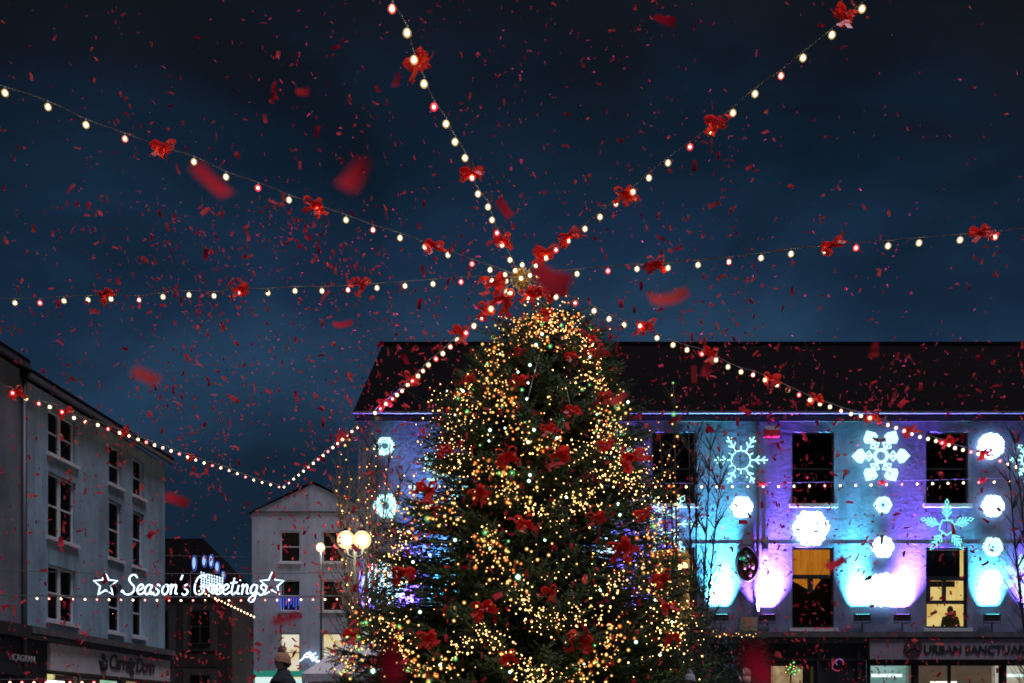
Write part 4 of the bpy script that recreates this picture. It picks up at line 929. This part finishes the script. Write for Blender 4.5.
def light_paths(paths, base, lbl, n, lo=.4, cmax=100):
    t = thing('fairy_light_garland', lbl, 'fairy lights', base, group='gold light garlands on the bare trees'); c = 0; stuff = MB(); s_any = False
    for sp in paths:
        L_ = len(sp)-1; pts = []
        for k in range(n):
            q = (lo+(1-lo)*(k+random.random()*.8)/n)*L_; j = min(int(q), L_-1); p = sp[j].lerp(sp[j+1], q-j); a = k*2.1; pts.append(p+Vector((math.cos(a)*.06, math.sin(a)*.06-.03, 0)))
        MB().tube(pts, .003, 3).build('wire','fir_wire',t)
        for p in pts:
            s = random.choice((.9,1.1,1.4,1.8))
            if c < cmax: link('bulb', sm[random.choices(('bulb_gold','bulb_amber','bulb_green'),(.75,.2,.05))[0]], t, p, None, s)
            else: stuff.ball(p, .0098*s, 6, 4); s_any = True
            c += 1
    if s_any: tag(stuff.build('bulbs','bulb_gold',t), kind='stuff')
light_paths(paths, (bp_.x,22,0), 'gold fairy lights wound up the birch stems beside the twin street lamp', 19, .3)
b2 = P(678,600,22); st = [(P(x,y,22).x-b2.x, dy, P(x,y,22).z) for x,y,dy in ((677,382,0),(660,420,.1),(668,450,-.1))]
t2, paths2 = bare_tree((b2.x,22,0), st, 'thin bare tree with lights up its stems between the Christmas tree and the dark window', .6, 4, twig=2)
light_paths(paths2, (b2.x,22,0), 'gold fairy lights up the thin bare tree in front of the dark sash window', 24, .45)
b3 = P(694,600,23.5); st = [(P(x,y,23.5).x-b3.x, dy, P(x,y,23.5).z) for x,y,dy in ((686,430,0),(700,420,.2),(712,432,-.2),(720,450,0))]
bare_tree((b3.x,23.5,0), st, 'unlit bare tree with fine upright twigs beside the open cyan snowflake', .9, 6, twig=4)
b4 = P(1040,600,23.5); st = [(P(x,y,23.5).x-b4.x, dy, P(x,y,23.5).z) for x,y,dy in ((1004,450,0),(1018,420,.2),(1030,405,-.2),(1048,430,0))]
bare_tree((b4.x,23.5,0), st, 'bare tree with fine twigs at the right edge of the photo', .9, 8, twig=4)
b5 = P(640,600,24.5); st = [(P(x,y,24.5).x-b5.x, dy, P(x,y,24.5).z) for x,y,dy in ((636,440,0),(650,435,.2))]
bare_tree((b5.x,24.5,0), st, 'slim bare sapling just behind the bright flank of the Christmas tree', .7, 9, twig=3)

# hedge by the shop with lights
hg = thing('shrub', 'dark bushy shrub with lights along its top in front of the black shopfront', 'shrub', (P(728,640,25.5).x,25.4,0)); V2 = []; Vs = V; V = V2
for k in range(1500):
    x = random.uniform(-1.55,.95); z = random.uniform(.2, rz(631)-.0); y = random.gauss(0,.3)
    if z > 3.3 and random.random() < .4: continue
    add_needles(np.array((x,y,z)), np.array((random.uniform(-1,1),random.uniform(-1,.3),random.uniform(-.2,1))), .22, 16, .07)
tri_object('foliage', V2, 'hedge', hg); MB().tube([(0,0,0),(.1,0,2.2)], .07, 8).build('trunk','bark',hg)
t = thing('fairy_light_garland', 'warm lights strung along the top of the dark shrub below the meter box', 'fairy lights', P(716,632,25), group='gold light garlands on the bare trees'); p0 = P(716,632,25); q = []
for k in range(14):
    p = P(714+3.2*k+random.uniform(-1,1), 634+random.uniform(-3,3), 25)-p0; q.append(p); link('bulb', sm['bulb_gold'], t, p, None, random.uniform(.9,1.7))
MB().tube(q, .003, 3).build('wire','fir_wire',t)
# wreath light in shop & loop light
wt = thing('wreath', 'green lit wreath hanging in the cream lit shop window', 'wreath', P(791,669,RY-.3)); V = []
for k in range(120):
    an = random.uniform(0,6.28); rr_ = random.uniform(.03,.17); add_needles(np.array((rr_*math.cos(an),0,rr_*math.sin(an))), np.array((random.uniform(-1,1),-.5,random.uniform(-1,1))), .08, 10, .05)
tri_object('foliage', V, 'hedge', wt)
for k in range(14):
    an = k*2.4; rr_ = .05+.012*k; link('bulb', sm['bulb_green' if k%3 else 'bulb_gold'], wt, (rr_*math.cos(an),-.08,rr_*math.sin(an)), None, 1.2)
lo_ = thing('loop_light', 'pink and blue neon loop in the black shopfront', 'neon light', P(838,665,RY-.25))
MB().tube(spline([Vector((.14*math.cos(a)*(1+.3*math.sin(2*a)),0,.16*math.sin(a))) for a in np.linspace(0,5.2,12)],4), .014, 5).build('tube', emis('pink neon', (1,.12,.3), .35), lo_)
MB().tube(spline([Vector((.10*math.cos(a)+.05,0,.10*math.sin(a)+.07)) for a in np.linspace(0,4,9)],4), .012, 5).build('tube', emis('blue neon', (.2,.25,1), .45), lo_)

# ------------------------------------------------------------------ market canopy
mk = thing('market_canopy', 'small pale pyramid market canopy at the foot of the tree', 'market stall', (P(365,640,20).x, 20, 0))
hw = 1.05; ze, za = 2.48, 3.40
m = MB(); c4 = [(-hw,-hw,ze),(hw,-hw,ze),(hw,hw,ze),(-hw,hw,ze)]
for i in range(4): m.quad(c4[i], c4[(i+1)%4], (0,0,za)); 
for i in range(4):
    a, b2_ = c4[i], c4[(i+1)%4]; m.quad((a[0],a[1],ze-.16),(b2_[0],b2_[1],ze-.16),b2_,a)
m.build('canopy','canvas',mk)
for i in range(4): MB().tube([(c4[i][0]*.97,c4[i][1]*.97,0),(c4[i][0]*.97,c4[i][1]*.97,ze-.02)], .025, 8).build('leg','metal',mk)
m = MB(); m.box(-.95,.95,-.95,-.35,.82,.86); m.build('counter', mat('counter board', (.3,.2,.12), .6, noise=.3), mk)

# ------------------------------------------------------------------ people
def skin_body(name, joints, edges, m, parent=None, sub=2):
    me = bpy.data.meshes.new(name); me.from_pydata([j[0] for j in joints], edges, []); me.materials.append(M[m] if isinstance(m,str) else m)
    o = bpy.data.objects.new(name, me); col.objects.link(o)
    sk = o.modifiers.new('Skin','SKIN'); sk.use_smooth_shade = True
    if not me.skin_vertices: 
        ly = me.attributes
    for i, j in enumerate(joints):
        sv = me.skin_vertices[0].data[i]; sv.radius = (j[1], j[2] if len(j) > 2 else j[1]); sv.use_root = (i == 0)
    s = o.modifiers.new('Subdivision','SUBSURF'); s.levels = sub; s.render_levels = sub
    dg = bpy.context.evaluated_depsgraph_get(); dg.update()
    me2 = bpy.data.meshes.new_from_object(o.evaluated_get(dg)); o.modifiers.clear(); o.data = me2
    if parent: o.parent = parent
    return o
def person(loc, h, lbl, rz=0, skin='coat', hat=None, raise_arm=False, seated=False, group=None, hair='hair'):
    k = h/1.75
    J = {'pelvis':((0,0,.95),.15,.12),'waist':((0,0,1.1),.135,.10),'chest':((0,0,1.3),.165,.115),'neck0':((0,0,1.46),.07,.065),'neck':((0,.0,1.60),.062,.062)}
    names = list(J); joints = [J[n] for n in names]; edges = [(0,1),(1,2),(2,3),(3,4)]
    def add(parent_i, *pts):
        p = parent_i
        for (pos, r, *r2) in pts: joints.append((pos, r, *(r2 or [r]))); edges.append((p, len(joints)-1)); p = len(joints)-1
        return p
    for s in (-1,1):
        if raise_arm and s == 1: e = add(2, ((s*.19,0,1.40),.06), ((s*.34,-.05,1.50),.05), ((s*.30,-.12,1.76),.038), ((s*.27,-.13,1.82),.03))
        elif seated: e = add(2, ((s*.19,0,1.37),.095), ((s*.27,-.06,1.18),.048), ((s*.12,-.22,1.12),.034))
        else: e = add(2, ((s*.19,0,1.38),.085), ((s*.25,.02,1.14),.048), ((s*.24,-.10,.92),.034))
        if seated: add(0, ((s*.10,-.03,.92),.085), ((s*.13,-.34,.90),.062), ((s*.13,-.36,.55),.04), ((s*.13,-.44,.50),.035))
        else: add(0, ((s*.10,0,.88),.10), ((s*.11,-.02,.48),.07), ((s*.11,.02,.09),.045), ((s*.12,-.14,.04),.04))
    t = thing('person', lbl, 'person', loc, rz, group); t.scale = (k,k,k)
    body = skin_body('body', joints, edges, skin, t)
    # head: one smooth mesh with nose, ears, chin
    hd_ = MB(); n, mm = 24, 16
    for i in range(mm+1):
        ph = math.pi*i/mm
        for j in range(n):
            a = 2*math.pi*j/n; x = .078*math.sin(ph)*math.cos(a); y = .097*math.sin(ph)*math.sin(a); z = .118*math.cos(ph)
            if z < 0: x *= 1-.08*(-z/.118); y *= 1-.12*(-z/.118)
            if y < -.05 and abs(x) < .018 and -.035 < z < .012: y -= .020*(1-abs(x)/.018)*(1 if z < -.01 else .5)
            if y < -.05 and abs(abs(x)-.03) < .016 and -.002 < z < .03: y += .008
            if abs(z+.005) < .03 and abs(y) < .02: x *= 1.10
            hd_.v.append((x,y,z))
    for i in range(mm):
        for j in range(n): hd_.f.append((i*n+j, (i+1)*n+j, (i+1)*n+(j+1)%n, i*n+(j+1)%n))
    ho = hd_.build('head','skin',t,True,loc=(0,-.01,1.64))
    for s in (-1,1): MB().ball((s*.03,-.083,.012), .010, 8, 6).build('eye','eye',ho,True)
    MB().tube([(-.02,-.092,-.055),(0,-.098,-.057),(.02,-.092,-.055)], .005, 5).build('mouth', mat('lips', (.3,.1,.09), .5), ho)
    hr = MB()
    for i in range(0,11):
        ph = math.pi*.62*i/10
        for j in range(n):
            a = 2*math.pi*j/n; front = max(0, -math.sin(a)); p2 = ph*(1-.42*front); hr.v.append((.088*math.sin(p2)*math.cos(a), .106*math.sin(p2)*math.sin(a)+.006, .13*math.cos(p2)))
    for i in range(10):
        for j in range(n): hr.f.append((i*n+j,(i+1)*n+j,(i+1)*n+(j+1)%n,i*n+(j+1)%n))
    hr.build('hair', hair, ho, True)
    MB().tube([(0,.0,1.34),(0,.005,1.42),(0,.01,1.50),(0,.012,1.555)], [.19,.16,.10,.075], 14).build('hood', skin, t, True)
    if hat:
        ht = MB()
        for i in range(0,9):
            ph = math.pi*.50*i/8
            for j in range(n): a = 2*math.pi*j/n; ht.v.append((.096*math.sin(ph)**.7*math.cos(a), .113*math.sin(ph)**.7*math.sin(a)+.006, (.145*math.cos(ph)**.8 if ph < 1.57 else 0)+.008))
        for i in range(8):
            for j in range(n): ht.f.append((i*n+j,(i+1)*n+j,(i+1)*n+(j+1)%n,i*n+(j+1)%n))
        h_ = ht.build('hat', hat, ho, True)
        MB().tube([(.086*math.cos(a), .102*math.sin(a)+.008, .012-.02*math.sin(a)) for a in np.linspace(0,2*math.pi,24,endpoint=False)], .017, 8, closed=True).build('brim', hat, h_, True)
        pm = MB(); r3 = random.Random(3); pm.ball((0,0,.178), .042, 12, 8)
        for q in range(260):
            d = Vector((r3.gauss(0,1),r3.gauss(0,1),r3.gauss(0,1))).normalized(); s_ = d.orthogonal().normalized()*.004; c = Vector((0,0,.178)); pm.quad(c+d*.035-s_, c+d*.035+s_, c+d*.075)
        pm.build('pompom', hat, h_)
    # hands
    def hand(w_, up, s):
        hm = MB(); w_ = Vector(w_)
        d = Vector((0,-.25,1)).normalized() if up else Vector((0,-.55,-.8)).normalized(); sd = Vector((1,0,0)); nn = d.cross(sd)
        hm.tube([w_-d*.02, w_+d*.03, w_+d*.085], [.024,.036,.034], 10)
        for q, ln in ((-.027,.062),(-.009,.075),(.009,.07),(.027,.055)):
            a = w_+d*.08+sd*q; hm.tube([a, a+d*ln*.5+nn*.006, a+d*ln*.85+nn*.022, a+d*ln+nn*.036], [.0095,.009,.008,.006], 7)
        a = w_+d*.02-sd*.03*s; hm.tube([a, a+d*.03-sd*.025*s+nn*.01, a+d*.06-sd*.03*s+nn*.02], [.012,.011,.007], 7)
        return hm.build('hand','skin',t,True)
    if raise_arm: hand((.27,-.13,1.82), True, 1); hand((-.24,-.10,.92), False, -1)
    elif seated: hand((.12,-.22,1.12), False, 1); hand((-.12,-.22,1.12), False, -1)
    else: hand((.24,-.10,.92), False, 1); hand((-.24,-.10,.92), False, -1)
    return t
Yk = 11.0; zk = EYE+(HY-663)/F*Yk         # child in the bobble hat, sitting on an adult's shoulders
kk = 1.15/1.75
person((P(283,668,Yk).x, Yk, zk-1.645*kk*1.25), 1.15*1.25, 'child in a rust bobble hat raised above the crowd before the gable house', R(-52), 'coat', 'hat_rust', seated=True)
person((P(283,668,Yk).x, Yk+.03, 0), 1.72, 'adult carrying the bobble hat child on the shoulders', R(180), 'coat', None)
Yk = 12.5; zk = EYE+(HY-681)/F*Yk
person((P(690,681,Yk).x, Yk, zk-1.645*kk), 1.15, 'child in a pale grey hat raised up at the foot of the Christmas tree', R(-60), 'coat', 'hat_grey', seated=True)
person((P(690,681,Yk).x, Yk+.03, 0), 1.66, 'adult carrying the child in the pale grey hat', R(180), 'coat', None)
person((P(740,683,9.5).x-.25, 9.5, 0), 1.80, 'person reaching one hand up beside the dark shrub', R(0), 'coat', None, raise_arm=True)
person((P(793,680,7.5).x, 7.5, 0), 1.80, 'tall dark haired person in front of the cream lit shop window', R(180), 'coat', None)
# figure inside the yellow lit window
pi = person((P(951,600,RY+.9).x, RY+.95, rz(628)-.95), 1.66, 'figure standing inside the yellow lit window above the grey fascia', R(180), 'coat', None)

# ------------------------------------------------------------------ confetti
random.seed(77)
def strip_mesh(seed, ln=1.0, wd=.34, n=5):
    rr = random.Random(seed); m = MB(); c = rr.uniform(.2,1.3); tw = rr.uniform(-.9,.9); x = y = 0; a = -c/2; b0 = 0
    for i in range(n+1):
        t = i/n; w_ = wd*.5*(1-.12*rr.random()); d = Vector((0, math.cos(tw*t), math.sin(tw*t)))*w_
        m.v.append((x-.0-d.x-.5*ln*.9, y-d.y, -d.z)); m.v.append((x+d.x-.5*ln*.9, y+d.y, d.z)); 
        x += math.cos(a)*ln/n; 
        for q in (-1,-2): m.v[q] = (m.v[q][0], m.v[q][1], m.v[q][2]+ (0 if i == 0 else zc_))
        zc_ = (0 if i == 0 else zc_)+math.sin(a)*ln/n if i else math.sin(a)*ln/n
        a += c/n
    for i in range(n): m.f.append((2*i,2*i+1,2*i+3,2*i+2))
    return m
CM = [strip_mesh(i, 1, random.uniform(.28,.55)) for i in range(8)]; PM = ['paper','paper_bright','paper_dark','paper_rose','paper_bright','paper','paper_dark','paper_bright']; cme = [c.mesh('confetti_piece',PM[i]) for i, c in enumerate(CM)]
CL = 'small red tissue confetti strip fluttering in the night air'; CG = 'red tissue confetti falling over the square'
def weight(x, y):
    w_ = 1.0
    if y < 110: w_ *= .22+.25*math.exp(-((x-480)/260)**2)
    elif y < 200: w_ *= .55
    if x > 760 and y < 340: w_ *= .35
    if x > 900: w_ *= .6
    if x < 60: w_ *= .7
    if 150 < x < 420 and y > 200: w_ *= 1.7
    if 330 < x < 700 and y > 330: w_ *= 1.5
    if x > 700 and y > 330: w_ *= 1.5
    return w_
allc = []
while len(allc) < 8200:
    x, y = random.uniform(-30,1054), random.uniform(-20,690)
    cl = .55+.45*math.sin(x*.021+1.7*math.sin(y*.017))*math.sin(y*.026+1.3*math.sin(x*.013))+.35*math.sin(x*.06+y*.045)
    if random.random()*2.2 > weight(x, y)*max(.15, .35+cl): continue
    Y = 10+17*random.random()**.75 if random.random() < .97 else random.uniform(7,10)
    p = P(x, y, Y)
    if p.z < .1 or p.x < LX(Y)+.5: continue
    allc.append((p, random.uniform(.036,.098)*(1 if random.random() > .05 else 1.5)))
allc.sort(key=lambda a: -a[1]/a[0].y)
for i, (p, s) in enumerate(allc[:285]):
    tag(link('confetti_piece', cme[i % 8], None, p, (random.uniform(0,6.28), random.uniform(0,6.28), random.uniform(0,6.28)), s), CL, 'confetti', CG)
m = MB(); mi = []
for i, (p, s) in enumerate(allc[285:]):
    c = CM[i % 8]; e = Euler((random.uniform(0,6.28), random.uniform(0,6.28), random.uniform(0,6.28))).to_matrix()*s; b0 = len(m.v)
    m.v += [tuple(p+e@Vector(v)) for v in c.v]; m.f += [tuple(b0+q for q in f) for f in c.f]; mi += [i % 4]*len(c.f)
cf = m.build('confetti','paper')
for k_ in ('paper_bright','paper_dark','paper_rose'): cf.data.materials.append(M[k_])
cf.data.polygons.foreach_set('material_index', mi)
tag(cf, 'countless tiny red tissue confetti pieces drifting over the whole square', 'confetti', kind='stuff')
BIG = [(210,178,1.7,44,-42,.42,'large blurred curling confetti strip under the upper left string'),(353,174,1.4,36,60,.75,'pale blurred confetti triangle between the upper left and overhead strings'),
 (145,375,1.8,28,-25,.45,'blurred confetti strip above the blue grey building'),(668,293,2.2,42,14,.38,'long straight confetti strip right of the hub above the ridge'),
 (552,274,1.9,42,-25,.6,'large red confetti sheet just right of the string hub'),(762,662,1.05,46,-62,.8,'big blurred dark red confetti at the bottom beside the shrub'),
 (392,662,1.15,38,-80,.6,'big blurred red confetti low in front of the tree'),(505,208,3.6,19,-55,.5,'confetti strip beside the steep overhead string'),
 (176,499,3.0,24,-20,.4,'blurred confetti strip beside the blue grey building gable end'),(285,618,2.0,32,18,.28,'dark red curling confetti in front of the gable house'),
 (835,562,3.4,24,28,.45,'red confetti strip over the amber curtained window'),(618,398,4.5,20,35,.5,'bright confetti strip sticking out beside the tree and roof'),
 (302,91,3.6,13,0,.6,'confetti flake alone in the upper sky'),(664,19,4.2,22,-15,.5,'dark confetti strip at the very top of the sky'),
 (396,80,3.4,14,80,.5,'confetti strip beside the overhead string bow'),(874,350,3.2,14,85,.6,'confetti flake over the slate roof ridge far from the tree'),(342,322,4,20,10,.4,'double confetti strip above the slate roof corner'),
 (706,370,4,14,80,.6,'confetti flake over the slate roof near the string')]
for i, (px, py, Y, L_, an, wd, lb) in enumerate(BIG):
    p = P(px, py, Y); ln = L_*Y/F; me = strip_mesh(100+i, 1, wd, 8).mesh('confetti_sheet','paper_dark' if px in (285,762,392,664) else 'paper_bright' if px in (668,618,145) else 'paper')
    tag(link('confetti_sheet', me, None, p, (R(68+random.uniform(-12,12)),-R(an),0), ln), lb, 'confetti', 'large near confetti pieces')
